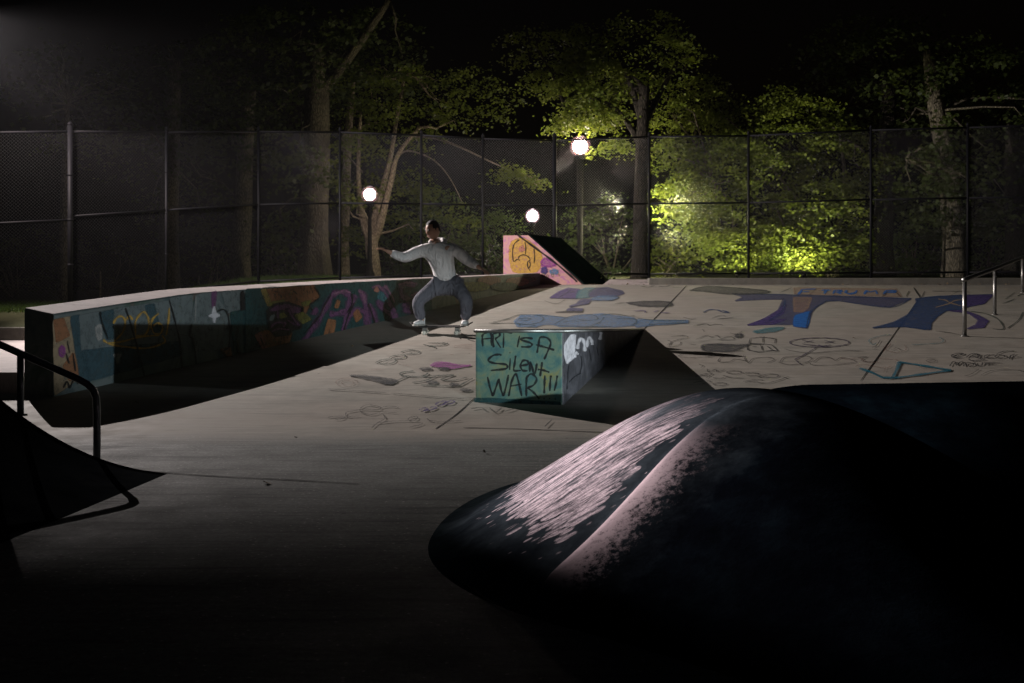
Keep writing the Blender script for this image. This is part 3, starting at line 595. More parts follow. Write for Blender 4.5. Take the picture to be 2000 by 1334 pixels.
L.fill('letter_fill', P['olive'], [(500, 450), (570, 420), (660, 490), (580, 535), (545, 500)], ZG)
L.strokes('letter_fill', P['purple'], [[(960, 220), (880, 250), (800, 400), (700, 560), (570, 740)], [(740, 400), (700, 410), (690, 450)], [(880, 240), (1000, 215), (1060, 270), (1040, 380), (960, 430), (850, 440)], [(1120, 240), (1060, 400), (990, 620)], [(1180, 200), (1220, 330), (1250, 570)], [(1040, 470), (1150, 400), (1240, 430)], [(1260, 330), (1310, 450), (1370, 580)], [(1390, 160), (1450, 280), (1530, 420)], [(1350, 290), (1420, 400), (1560, 470)], [(1590, 150), (1640, 130), (1740, 150)], [(1590, 150), (1600, 250), (1700, 290), (1760, 230)], [(1600, 350), (1680, 340), (1640, 400), (1720, 420)]], 62, ZG)
L.strokes('letter_shine', P['pink'], [[(900, 230), (990, 205), (1070, 220)], [(820, 330), (770, 420)], [(1150, 190), (1200, 240), (1220, 330)], [(1290, 170), (1350, 150), (1400, 190)], [(1420, 140), (1480, 230), (1520, 320)], [(1560, 140), (1650, 115), (1760, 130)], [(1690, 250), (1760, 210)]], 30, ZG)
L.fill('letter_hole', P['darkteal'], [(900, 360), (930, 260), (970, 240), (1005, 310), (990, 370), (930, 400)], ZG)
L.fill('letter_hole', P['orange'], [(905, 370), (935, 300), (960, 310), (940, 370)], ZG)
L.fill('letter_hole', P['salmon'], [(1310, 200), (1340, 160), (1365, 210)], ZG)
L.fill('letter_hole', P['teal'], [(1365, 205), (1400, 220), (1450, 310), (1400, 300), (1350, 270)], ZG)
L.fill('letter_hole', P['orange'], [(1100, 430), (1140, 395), (1180, 470), (1130, 520)], ZG)
L.fill('panel', P['orange'], [(840, 490), (910, 510), (880, 720), (790, 680)], ZG)
L.strokes('letter_outline', P['black'], [[(690, 160), (750, 260), (650, 345), (680, 400)], [(870, 240), (800, 350), (740, 470), (590, 640)], [(1080, 220), (1085, 330), (1030, 430)], [(1110, 320), (1040, 470), (990, 640)], [(1250, 330), (1290, 440), (1330, 580)], [(1470, 240), (1540, 400)], [(1610, 190), (1640, 230), (1690, 190), (1640, 180), (1610, 190)], [(1560, 310), (1650, 310), (1720, 270)], [(280, 205), (340, 215)], [(480, 200), (520, 235)], [(140, 680), (190, 800)]], 15, ZG)
for (cx, cy, rx, ry, mm) in [(955, 548, 22, 8, 'salmon'), (1010, 550, 22, 7, 'salmon'), (1030, 545, 16, 5, 'rustink'), (925, 560, 30, 8, 'olive'), (985, 560, 26, 7, 'greenink'), (880, 560, 24, 9, 'magenta')]:
    L.fill('patch', P[mm], ell(cx, cy, rx, ry, 12)[:-1])

# ------------------------------------------------------------------ the block with the slogan
BA = hit(928, 785, zbank); BB_ = hit(1100, 791, zbank)
topz = EYE - 5 / FPX * BA.y
bd = Vector((BB_.x - BA.x, BB_.y - BA.y, 0)); bw = bd.length; bd.normalize()
bdir = Vector((-bd.y, bd.x, 0))
def back_len():
    y = FOOT + topz / K; a = (260) / FPX
    return a * y, y
bx, by = back_len(); FR = Vector((BB_.x, BB_.y, 0)); BR = Vector((bx, by + .1, 0)); FL = Vector((BA.x, BA.y, 0)); BL = BR + (FL - FR)
block = empty('slogan_block', (FL.x, FL.y, BA.z), 'green painted concrete block on the bank with a hand painted slogan on its end', 'ledge block')
mblk = m_patch('block_green_paint', [(.28, (.025, .07, .09)), (.42, (.045, .115, .11)), (.52, (.085, .15, .115)), (.61, (.115, .16, .11)), (.69, (.17, .17, .06)), (.76, (.06, .125, .115))], 5.5)
mblk2 = m_patch('block_shaded_side_paint', [(.35, (.03, .03, .035)), (.5, (.06, .06, .07)), (.65, (.10, .10, .115))], 6)  # darkened to put the side's shade into its colour
low = -.05
def prism(name, pts, z0, z1, mat, parent, mat_ix=None):
    n = len(pts); V = [(p.x, p.y, z0) for p in pts] + [(p.x, p.y, z1 if not hasattr(z1, '__len__') else z1[i]) for i, p in enumerate(pts)]
    F = [tuple(range(n - 1, -1, -1)), tuple(range(n, 2 * n))] + [(i, (i + 1) % n, n + (i + 1) % n, n + i) for i in range(n)]
    return mesh(name, V, F, mat, parent)
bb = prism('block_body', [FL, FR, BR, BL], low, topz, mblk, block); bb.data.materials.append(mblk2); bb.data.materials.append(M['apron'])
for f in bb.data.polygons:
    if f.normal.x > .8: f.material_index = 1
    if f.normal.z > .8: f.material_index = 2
bevel(bb, .018, 3)
mb = MB()                                                # steel edging along both long top edges and the end
for a, b in ((FL, FR), (FR, BR), (FL, BL)):
    mb.tube([(a.x, a.y, topz - .006), (b.x, b.y, topz - .006)], .016, 8)
mb.build('steel_edging', M['steel'], block, True)
fn = Vector((bd.y, -bd.x, 0)); sd = (BR - FR).normalized(); sn = Vector((sd.y, -sd.x, 0))
BF = Surf(lambda px, py, l: hit_plane(px, py, FL, fn) + fn * (.003 + .0003 * l), block, 1.0)
BS = Surf(lambda px, py, l: hit_plane(px, py, FR, sn) + sn * (.003 + .0003 * l), block, 1.0)
ZT = (920, 635, .18)
SL = [[(130, 232), (124, 150), (128, 108), (165, 80), (212, 82), (222, 150), (226, 225)], [(130, 152), (216, 142)], [(237, 95), (240, 170), (247, 242)], [(237, 95), (295, 78), (312, 112), (262, 150)], [(262, 150), (325, 246)], [(356, 86), (352, 246)], [(300, 75), (360, 72), (450, 82)],
      [(527, 115), (505, 240)], [(672, 146), (590, 138), (540, 158), (640, 190), (662, 215), (630, 236), (545, 236)], [(718, 302), (735, 200), (752, 135), (825, 138), (866, 190), (840, 270), (795, 372)], [(708, 213), (800, 238), (905, 270)],
      [(327, 332), (312, 318), (240, 330), (188, 382), (250, 412), (370, 425), (396, 448), (370, 475), (215, 492)], [(426, 360), (420, 486)], [(418, 298), (428, 302)], [(486, 330), (474, 420), (468, 492), (542, 490)], [(545, 440), (618, 424), (612, 388), (565, 386), (538, 440), (560, 490), (615, 496)], [(640, 508), (645, 398), (690, 532), (716, 414)], [(772, 398), (762, 480), (750, 556)], [(725, 480), (790, 490), (852, 512)],
      [(180, 560), (205, 670), (238, 772)], [(238, 772), (270, 680), (305, 580)], [(305, 580), (325, 690), (352, 772)], [(352, 772), (385, 650), (406, 538)], [(410, 772), (440, 620), (482, 530), (510, 590), (552, 772)], [(430, 662), (550, 640)], [(602, 772), (600, 670), (604, 560)], [(604, 566), (655, 528), (712, 580), (680, 650), (612, 680)], [(612, 680), (680, 730), (742, 802)],
      [(802, 545), (798, 650), (795, 742)], [(868, 545), (860, 630), (856, 716)], [(938, 545), (925, 630), (905, 712)], [(786, 796), (800, 796)], [(846, 798), (860, 798)], [(908, 802), (922, 802)]]
BF.strokes('slogan_lettering', P['black'], SL, 21, ZT)
BF.fill('dark_base_band', P['darkteal'], [(42, 795), (500, 812), (965, 842), (965, 868), (40, 840)], ZT)
BS.fill('letter_fill', P['white'], [(1005, 230), (1080, 110), (1122, 108), (1120, 250), (1110, 345), (1070, 385), (1040, 412), (1015, 310)], ZT)
BS.strokes('letter_fill', P['white'], [[(1150, 260), (1165, 180), (1200, 150), (1225, 200), (1232, 285)], [(1255, 240), (1262, 170), (1285, 140), (1308, 180), (1312, 215)], [(1395, 160), (1405, 100), (1412, 75)], [(1120, 350), (1135, 305), (1160, 320)]], 34, ZT)
BS.strokes('letter_outline', P['ink'], [[(1060, 420), (1045, 560), (1040, 700)], [(1190, 330), (1200, 420), (1180, 520)], [(1060, 620), (1120, 560), (1190, 520)], [(1280, 260), (1300, 380)], [(1360, 240), (1380, 330)]], 10, ZT)

# ------------------------------------------------------------------ wedge ramp on the deck
WY = TOPY + .12
w0 = at(983, 553, WY); w0.z = TOPZ; scale = WY / FPX
wz = EYE + (HY - 460) / FPX * WY - TOPZ
wl = (1137 - 983) * scale; wt = (1034 - 983) * scale
rot = Matrix.Rotation(R(-5), 3, 'Z'); dep = Vector((.80, .98, 0)); dep = dep * (1.25 / dep.length)
def wp(u, v, z): return Vector((w0.x, w0.y, TOPZ)) + rot @ Vector((u, 0, 0)) + dep * v + Vector((0, 0, z))
wedge = empty('wedge_ramp', (w0.x, w0.y, TOPZ), 'pink and orange wedge ramp with a dark slope past the long ledge', 'ramp')
mw = m_patch('wedge_pink_paint', [(.30, (.30, .10, .22)), (.42, (.44, .20, .28)), (.52, (.50, .29, .24)), (.60, (.40, .17, .30)), (.72, (.22, .10, .26))], 3.2, .6, (.18, .09, .12))
mwd = m_plain('wedge_shade_sheet', (.007, .014, .013), 1, 0, 0, .3, 5)  # near-black colour carries the slope's shade
prof = [(0, 0), (wl, 0), (wt, wz), (0, wz)]
V = [wp(u, 0, z) for u, z in prof] + [wp(u, 1, z) for u, z in prof]
o = mesh('wedge_body', V, [(3, 2, 1, 0)[::-1], (4, 5, 6, 7)[::-1], (0, 1, 5, 4)[::-1], (3, 0, 4, 7)[::-1], (2, 3, 7, 6)[::-1], (1, 2, 6, 5)[::-1]], mw, wedge)
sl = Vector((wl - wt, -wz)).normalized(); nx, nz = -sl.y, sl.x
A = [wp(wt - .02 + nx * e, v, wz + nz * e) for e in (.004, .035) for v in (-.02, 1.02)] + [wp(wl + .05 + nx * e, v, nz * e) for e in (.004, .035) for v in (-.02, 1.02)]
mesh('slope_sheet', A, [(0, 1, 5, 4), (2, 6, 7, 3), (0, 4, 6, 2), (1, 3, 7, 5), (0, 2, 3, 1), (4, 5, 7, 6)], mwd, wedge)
wn_ = (rot @ Vector((0, -1, 0)))
WS = Surf(lambda px, py, l: hit_plane(px, py, w0, wn_) + wn_ * (.004 + .0006 * l), wedge, 1.0)
ZW = (970, 440, .165)
WS.fill('painted_circle', P['gold'], [(150, 330), (175, 210), (260, 160), (330, 165), (430, 230), (510, 320), (530, 400), (500, 510), (430, 555), (230, 555), (170, 480)], ZW, True)
WS.fill('painted_patch', P['magenta'], [(530, 420), (590, 390), (700, 460), (640, 490), (540, 480)], ZW, True)
WS.fill('painted_patch', P['violet'], ell(565, 535, 35, 35, 12)[:-1], ZW)
WS.fill('painted_patch', P['sky'], ell(680, 550, 50, 26, 12)[:-1], ZW)
WS.fill('painted_patch', P['salmon'], [(260, 280), (310, 245), (330, 290), (280, 305)], ZW)
WS.strokes('line_drawing', P['black'], [[(270, 170), (210, 220), (188, 310), (200, 425), (240, 405), (275, 415)], [(335, 200), (345, 270), (340, 345)], [(255, 400), (270, 365), (320, 350), (370, 370), (395, 410), (365, 440), (375, 510), (398, 470), (390, 430)], [(440, 280), (450, 360), (442, 450)], [(375, 510), (400, 545)]], 12, ZW)
WS.strokes('line_drawing', P['olive'], [ell(600, 600, 12, 14, 8), ell(555, 592, 14, 20, 8), ell(660, 592, 14, 16, 8), [(730, 570), (745, 605)]], 7, ZW)
WS.strokes('edge_line', P['black'], [[(245, 110), (350, 190), (540, 330), (700, 450), (900, 620), (950, 670)]], 22, ZW)

# small wedge of concrete easing up to the kerb
a = at(1178, 556, TOPY + .06); b = at(1268, 557, TOPY + .06); c = at(1205, 546, TOPY + .1)
V = [Vector((a.x, TOPY + .05, TOPZ + .002)), Vector((b.x, TOPY + .05, TOPZ + .002)), Vector((a.x + .2, TOPY + .5, TOPZ + .15)), Vector((b.x, TOPY + .5, TOPZ + .15)), Vector((a.x, TOPY + .5, TOPZ)), Vector((b.x, TOPY + .5, TOPZ))]
o = mesh('kerb_ease', V, [(0, 1, 3, 2), (0, 2, 4), (1, 5, 3), (2, 3, 5, 4), (0, 4, 5, 1)], M['apron']); tag(o, 'small pale concrete ease-up sloping to the end of the long kerb', 'concrete slope')

# ------------------------------------------------------------------ the painted mound with its ridge
def zmound(x, y):
    dx, dy = x - .84, y - 3.5
    r = math.hypot(dx / (1.18 if dx < 0 else 1.30), dy / (1.35 + .55 * smooth(-.7, .25, dx) if dy < 0 else 2.0))
    d = .54 * (0 if r >= 1 else ((1 + math.cos(math.pi * r)) / 2) ** .80)
    t = max(0, min(1, (x - 1.55) / 6.0)); cy = 5.05 + .45 * t
    ex = min(0, x - 1.55); q = math.hypot(ex / 1.35, (y - cy) / (1.35 if y < cy else .95))
    rg = (.465 + .07 * t) * (0 if q >= 1 else ((1 + math.cos(math.pi * q)) / 2) ** .75)
    k = .06; h = max(0, min(1, .5 + .5 * (rg - d) / k)); z = d * (1 - h) + rg * h + k * h * (1 - h) * (1 if min(d, rg) > .02 else 0)
    # crease on the near-left flank: the near side stands a little proud
    yl = y - .75 * x
    if z > 0 and yl < 2.69: z += .022 * smooth(2.36, 2.655, yl) * (1 - smooth(2.662, 2.69, yl)) * smooth(.95, .55, x) * smooth(0, .08, z)
    return z - .004
xs = np.concatenate([np.linspace(-.6, 2.4, 161), np.linspace(2.5, 9, 40)]); ysl = np.concatenate([np.linspace(1.5, 3.6, 141), np.linspace(3.64, 6.8, 80)])
V = [(x, y, zmound(x, y)) for y in ysl for x in xs]; nx_ = len(xs)
F = [(i * nx_ + j, i * nx_ + j + 1, (i + 1) * nx_ + j + 1, (i + 1) * nx_ + j) for i in range(len(ysl) - 1) for j in range(nx_ - 1)
     if max(V[k][2] for k in (i * nx_ + j, i * nx_ + j + 1, (i + 1) * nx_ + j + 1, (i + 1) * nx_ + j)) > -.0035]
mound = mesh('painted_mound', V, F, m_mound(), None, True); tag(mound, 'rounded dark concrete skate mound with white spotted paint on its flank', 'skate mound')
def mound_pt(px, py, l):
    h = hit(px, py, zmound, 1.5, 5.6)
    return None if h is None or h.z < .02 else h + Vector((0, -.002, .003 + .001 * l))
MS = Surf(mound_pt, mound, .8)
ZM = (850, 700, .575)
# ------------------------------------------------------------------ dark curved ramp at the left with its low rail
YF = 5.12
def zr(x):
    d = -1.70 - x
    if d <= 0: return 0
    return .44 * d * d if d < 1.25 else .44 * 1.25 ** 2 + .44 * 2.5 * (d - 1.25) * .8
def zramp(x, y):
    near = smooth(2.2, 4.3 + .25 * max(0, x + 2.6), y)
    return min(zr(x), 1.0) * near - .003 + .003 * (1 if zr(x) > .002 else 0)
xs = np.concatenate([np.linspace(-6, -3.2, 12), np.linspace(-3.1, -1.5, 50)]); yy = np.linspace(2.1, YF, 40)
V = [(x, y, zramp(x, y)) for y in yy for x in xs]; nx_ = len(xs)
F = [(i * nx_ + j, i * nx_ + j + 1, (i + 1) * nx_ + j + 1, (i + 1) * nx_ + j) for i in range(len(yy) - 1) for j in range(nx_ - 1)]
o0 = (len(yy) - 1) * nx_; n = len(V); V += [(x, YF, -.05) for x in xs]
F += [(o0 + j + 1, o0 + j, n + j, n + j + 1) for j in range(nx_ - 1)]
ramp = mesh('curved_ramp', V, F, M['ramp'], None, False); mb = MB(); mb.box((-4.35, 5.62, .75), (2.35, .74, 1.7)); o = mb.build('shade_box', M['conc']); bevel(o, .02); tag(o, 'unseen box added to shade the curved ramp', 'light blocker')  # added box out of view, keeps the floodlight off the ramp
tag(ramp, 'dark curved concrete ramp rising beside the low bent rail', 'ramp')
for p_ in ramp.data.polygons: p_.use_smooth = p_.index < (len(yy) - 1) * (nx_ - 1)

def rail(name, label, posts, path, rad, mat, prad):
    r = empty(name, posts[0][0], label, 'handrail')
    mb = MB(); mb.tube(path, rad, 12); mb.build('top_rail', mat, r, True)
    for (a, b) in posts:
        m2 = MB(); m2.tube([a, b], prad, 12); p = m2.build('post', mat, r, True)
        m3 = MB(); m3.lathe(a, [(prad * 2.0, .0), (prad * 2.0, .008), (prad * 1.15, .012)], 14); m3.build('base_plate', mat, p, True)
    return r
YR = YF + .06
def pr(px, py): 
    v = at(px, py, YR); return v
p1 = pr(188, 895); 
bend = [pr(-160, 600), pr(0, 673), pr(80, 708), pr(150, 739), pr(170, 750), pr(182, 761), pr(188, 778), pr(189, 800), pr(189.5, 850), pr(189, 897)]
rr = rail('low_rail', 'low dark bent steel grind rail running down beside the curved ramp', [(pr(40, 812), pr(40, 694)), (pr(-150, 700), pr(-150, 610))], bend, .0185, M['dsteel'], .017)
m3 = MB(); m3.lathe(Vector((pr(189, 897).x, YR, .0)), [(.04, .0), (.04, .008), (.02, .012)], 14); m3.build('base_plate', M['dsteel'], rr, True)

q1, q2, q3 = hit(1884, 657, zbank), hit(1943, 615, zbank), None
hgt = .735
dirr = (q2 - q1); q3 = hit(1997, 571, zbank); q4 = q3 + dirr * .8; q4.z = zbank(q4.x, min(q4.y, 24))
up = lambda q: q + Vector((0, 0, hgt))
rail('bank_rail', 'straight galvanised handrail climbing the painted bank on round posts', [(q, up(q)) for q in (q1, q2, q3, q4)], [up(q1) - dirr.normalized() * .05 + Vector((0, 0, .02)), up(q2) + Vector((0, 0, .02)), up(q3) + Vector((0, 0, .02)), up(q4) + Vector((0, 0, .02))], .033, M['steel'], .028)

# ------------------------------------------------------------------ chain link fence
FS = 1.03
FP = [(-330, 254, 640, 18.6), (-110, 257, 624, 19.6), (137, 254, 605, 20.56), (325, 256, 577, 22.1), (505, 255, 556, 24.0), (664, 256, 549, 24.7), (823, 262, 545, 25.1), (943, 269, 543, 25.4), (1083, 273, 541, 25.6), (1268, 265, 541, 25.9), (1462, 263, 540, 25.9), (1701, 252, 539, 25.4), (1890, 247, 538, 25.0), (2110, 240, 538, 24.8)]
fence = empty('chain_link_fence', at(137, 605, 20.56 * FS), 'tall black chain link fence with round posts and rails around the skatepark', 'fence')
tops = [at(x, a, d * FS) for x, a, b, d in FP]; bots = [at(x, b, d * FS) for x, a, b, d in FP]
def wires(a0, b0, a1, b1, cell=.0707, r=.0023):
    """woven wires of one bay between bottom a0,a1 and top b0,b1 as zigzags, each a three sided rod"""
    w = ((a1 - a0).length + (b1 - b0).length) / 2; h = ((b0 - a0).length + (b1 - a1).length) / 2
    nw = int(w / (cell / 2)); nh = int(h / (cell / 2))
    i = np.arange(nw)[:, None]; j = np.arange(nh + 1)[None, :]
    u = (i + .5 + np.where((i + j) % 2 == 0, .48, -.48)) / nw + 0 * j
    v = j / nh + 0 * i
    off = np.where(j % 2 == 0, 1, -1) * np.where(i % 2 == 0, 1, -1) * .0035
    A0, B0, A1, B1 = [np.array(p) for p in (a0, b0, a1, b1)]
    Pn = (A0 * (1 - u[..., None]) + A1 * u[..., None]) * (1 - v[..., None]) + (B0 * (1 - u[..., None]) + B1 * u[..., None]) * v[..., None]
    nrm = np.cross(A1 - A0, B0 - A0); nrm = nrm / np.linalg.norm(nrm); Pn = Pn + nrm * off[..., None]
    hx = (A1 - A0) / np.linalg.norm(A1 - A0)
    rings = np.stack([Pn + nrm * r, Pn - nrm * r * .5 + hx * r * .87, Pn - nrm * r * .5 - hx * r * .87], 2)   # nw, nh+1, 3, 3
    V = rings.reshape(-1, 3)
    base = (np.arange(nw)[:, None] * (nh + 1) + np.arange(nh)[None, :])[..., None] * 3
    q = []
    for k in range(3):
        k2 = (k + 1) % 3
        q.append(np.concatenate([base + k, base + k2, base + 3 + k2, base + 3 + k], -1))
    return V, np.stack(q, 2).reshape(-1, 4)
def np_mesh(name, V, Q, mat, parent=None, n=4, sm=False):
    me = bpy.data.meshes.new(name); me.vertices.add(len(V)); me.vertices.foreach_set('co', np.asarray(V, np.float32).ravel())
    me.loops.add(Q.size); me.loops.foreach_set('vertex_index', Q.astype(np.int32).ravel())
    me.polygons.add(len(Q)); me.polygons.foreach_set('loop_start', np.arange(len(Q), dtype=np.int32) * n)
    if sm: me.polygons.foreach_set('use_smooth', np.ones(len(Q), bool))
    me.update(calc_edges=True); me.materials.append(mat)
    o = bpy.data.objects.new(name, me); COL.objects.link(o)
    if parent: o.parent = parent; o.matrix_parent_inverse = Matrix.Translation(parent.location).inverted()
    return o
for i, (t, b) in enumerate(zip(tops, bots)):
    big = i in (2, 8); r = .055 if big else .034
    mb = MB(); mb.tube([b - Vector((0, 0, .25)), t + Vector((0, 0, .03 if not big else .10))], r, 12)
    mb.lathe(t + Vector((0, 0, .03 if not big else .10)), [(r * 1.15, 0), (r * 1.1, .03), (r * .5, .07), (.005, .085)], 12)
    p = mb.build('post', M['post'], fence, True)
    for f in (.25, .5, .75):
        m2 = MB(); m2.lathe(b + (t - b) * f, [(r * 1.16, -.02), (r * 1.16, .02)], 12); m2.build('tension_band', M['post'], p, True)
for i in range(len(tops) - 1):
    a0, a1, b0, b1 = bots[i], bots[i + 1], tops[i], tops[i + 1]
    for nm, f, r in (('top_rail', .992, .026), ('middle_rail', .52 if i > 1 else .50, .024), ('bottom_rail', .022, .024)):
        mb = MB(); mb.tube([a0 + (b0 - a0) * f, a1 + (b1 - a1) * f], r, 8); mb.build(nm, M['post'], fence, True)
    V, Q = wires(a0, b0, a1, b1)
    o = np_mesh('mesh_panel', V, Q, M['wire'], fence); tag(o, kind='stuff')

# ------------------------------------------------------------------ lamps
def park_lamp(px, py, d, r, gm, label, name='park_lamp', taper=.05):
    c = at(px, py, d); gz = zterr(c.x, c.y)
    t = empty(name, (c.x, c.y, gz), label, 'lamp post', 'globe lamps in the park')
    mb = MB(); mb.lathe((c.x, c.y, gz), [(.16, -.3), (.16, .0), (.15, .12), (.10, .2), (.075, .5), (taper, c.z - r - gz - .05)], 16); mb.build('pole', M['pole'], t, True)
    mb = MB(); mb.lathe((c.x, c.y, c.z - r), [(.25 * r, -.10), (.45 * r, -.02), (.5 * r, .04)], 16); mb.build('collar', M['post'], t, True)
    for nm, rr, mm, sub in (('bulb', r * .68, gm, 2), ('halo_shell', r * .86, M['halo1'], 4), ('globe', r, M['halo2'], 4)):  # inner shell and globe imitate the glow round the bulb
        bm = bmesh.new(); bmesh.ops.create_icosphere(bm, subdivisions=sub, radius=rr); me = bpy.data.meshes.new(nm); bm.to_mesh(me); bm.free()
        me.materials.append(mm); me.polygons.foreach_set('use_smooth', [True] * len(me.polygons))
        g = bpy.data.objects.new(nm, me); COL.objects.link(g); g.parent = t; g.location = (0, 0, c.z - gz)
    mb = MB(); mb.lathe((c.x, c.y, c.z + r * .93), [(.35 * r, 0), (.3 * r, .03), (.1 * r, .05), (.04 * r, .09)], 12); mb.build('finial_cap', M['post'], t, True)
    return t
park_lamp(722, 380, 31.0, .27, M['globe'], 'lit round globe lamp on a pole in front of the forked tree')
park_lamp(1040, 422, 37.0, .28, M['globe2'], 'lit white globe lamp seen above the pink wedge ramp')
park_lamp(1133, 286, 28.6, .31, M['globec'], 'tall lit globe lamp on a thick pole under hanging leaves', taper=.10)
park_lamp(1251, 428, 28.4, .18, M['globe_added'], 'added globe lamp hidden behind the dark trunk to light the yellow green tree', taper=.04)  # added out of sight to light the leaves
for px_, pw in ((1570, 620), (1440, 260)):  # uplights added to brighten the tree's lower leaves
    c = at(px_, 538, 27.7); c.z = zterr(c.x, c.y); lab = 'added ground uplight by the trunk foot of the yellow green tree' if px_ > 1500 else 'added ground uplight between the yellow green tree and the dark trunked tree'
    t = empty('added_uplight', c, lab, 'uplight', 'added uplights under the yellow green tree'); tgt = at(px_ - 10, 400, 29.4); lp = c + Vector((0, 0, .16)); a_ = (tgt - lp).normalized()
    q = a_.to_track_quat('Z', 'Y').to_matrix(); n = 14; V = [lp + q @ Vector((r_ * math.cos(6.2832 * k / n), r_ * math.sin(6.2832 * k / n), z_)) for r_, z_ in ((.05, -.14), (.07, -.04), (.075, -.012)) for k in range(n)]
    MB().add(V, [(i_ * n + k, i_ * n + (k + 1) % n, (i_ + 1) * n + (k + 1) % n, (i_ + 1) * n + k) for i_ in range(2) for k in range(n)] + [tuple(range(n - 1, -1, -1))]).build('lamp_housing', M['pole'], t)
    mb = MB(); mb.tube([c - Vector((0, 0, .1)), lp - a_ * .1], .012, 8); mb.build('stake', M['pole'], t)
    spot('added_uplight_beam', lp, tgt, pw, (1, .95, .60), 125, .6, .04)

fl = empty('floodlight_pole', (FLOOD.x - .15, FLOOD.y + .1, zterr(FLOOD.x, FLOOD.y)), 'tall floodlight pole with a box lamp beside the fence corner', 'lamp post')
gz = zterr(FLOOD.x, FLOOD.y); aim = (Vector((3.2, 14.5, .8)) - FLOOD).normalized()
mb = MB(); mb.tube([(FLOOD.x - .45, FLOOD.y + .2, gz - .3), (FLOOD.x - .45, FLOOD.y + .2, FLOOD.z + .5)], [.10, .06], 14); mb.build('pole', M['dsteel'], fl, True)
mb = MB(); mb.tube([(FLOOD.x - .45, FLOOD.y + .2, FLOOD.z + .45), Vector(FLOOD) - aim * .28 + Vector((0, 0, .25))], .035, 8); mb.build('bracket', M['dsteel'], fl, True)
def housing(pos, aim_, k):
    q = aim_.to_track_quat('Z', 'Y').to_matrix(); ring = [(-.22, -.18), (.22, -.18), (.22, .18), (-.22, .18)]
    V = [pos + q @ Vector((x * .55 * k, y * .55 * k, -.20)) for x, y in ring] + [pos + q @ Vector((x * 1.2 * k, y * 1.2 * k, -.015)) for x, y in ring]
    return MB().add(V, [(0, 1, 2, 3), (0, 4, 5, 1), (1, 5, 6, 2), (2, 6, 7, 3), (3, 7, 4, 0)]).build('lamp_housing', M['dsteel'], fl)
housing(Vector(FLOOD), aim, 1.0)
housing(Vector(FLOOD3), (Vector((-8.2, 22.4, 1.2)) - FLOOD3).normalized(), .8)
mb = MB(); mb.tube([(FLOOD.x - .45, FLOOD.y + .2, FLOOD.z - .75), Vector(FLOOD3) - (Vector((-8.2, 22.4, 1.2)) - FLOOD3).normalized() * .2], .03, 8); mb.build('bracket', M['dsteel'], fl, True)
aim2 = (Vector((.3, 3.42, .27)) - FLOOD2).normalized(); housing(Vector(FLOOD2), aim2, .7)  # housing for the added mound head
mb = MB(); mb.tube([(FLOOD.x - .45, FLOOD.y + .2, FLOOD.z - .1), Vector(FLOOD2) - aim2 * .2], .03, 8); mb.build('bracket', M['dsteel'], fl, True)
# unseen shell added round the wide lamp: cuts the beam off upwards and towards the near floor
V = []; NH = 36
for i in range(NH + 1):
    ph = R(-125 + 250 * i / NH); s_ = -math.sin(ph)
    el = min(R(3), -math.atan(FLOOD.z * s_ / 14.4) + R(16) * max(0, 1 - s_ / .25)) if s_ > 0 else R(3)
    c = FLOOD + Vector((math.cos(ph), math.sin(ph), 0)) * .62
    V += [c + Vector((0, 0, .62 * math.tan(el))), c + Vector((0, 0, .45)), c + Vector((math.cos(ph) * .006, math.sin(ph) * .006, .62 * math.tan(el))), c + Vector((math.cos(ph) * .006, math.sin(ph) * .006, .45))]
mb = MB().add(V, [f for i in range(NH) for f in ((4 * i, 4 * i + 4, 4 * i + 5, 4 * i + 1), (4 * i + 2, 4 * i + 3, 4 * i + 7, 4 * i + 6), (4 * i, 4 * i + 2, 4 * i + 6, 4 * i + 4), (4 * i + 1, 4 * i + 5, 4 * i + 7, 4 * i + 3))])
mb.add([FLOOD + Vector((0, 0, .452))] + [FLOOD + Vector((math.cos(R(-125 + 250 * i / NH)), math.sin(R(-125 + 250 * i / NH)), 0)) * .62 + Vector((0, 0, .452)) for i in range(NH + 1)], [(0, i + 1, i + 2) for i in range(NH)])
mb.build('added_beam_shell', M['dsteel'], fl)
pl = empty('unseen_low_lamp', (LOWL.x + .25, LOWL.y - .4, 0), 'short path light on a post behind the viewpoint', 'lamp post', 'path lights')
mb = MB(); mb.tube([(LOWL.x + .1, LOWL.y - .35, -.1), (LOWL.x + .1, LOWL.y - .35, 1.53)], .05, 12); mb.build('post', M['dsteel'], pl, True)
mb = MB(); mb.box((LOWL.x + .08, LOWL.y - .3, 1.61), (.3, .2, .22)); mb.build('lamp_housing', M['dsteel'], pl)
pl = empty('unseen_low_lamp', (SIDEL.x + .35, SIDEL.y - .1, 0), 'added unseen fill lamp on a post out beside the bank', 'lamp post', 'path lights')  # post and housing of the added ledge fill
mb = MB(); mb.tube([(SIDEL.x + .35, SIDEL.y - .1, -.1), (SIDEL.x + .35, SIDEL.y - .1, 1.0)], .05, 12); mb.build('post', M['dsteel'], pl, True)
mb = MB(); mb.box((SIDEL.x + .25, SIDEL.y - .05, 1.03), (.2, .3, .22)); mb.build('lamp_housing', M['dsteel'], pl)

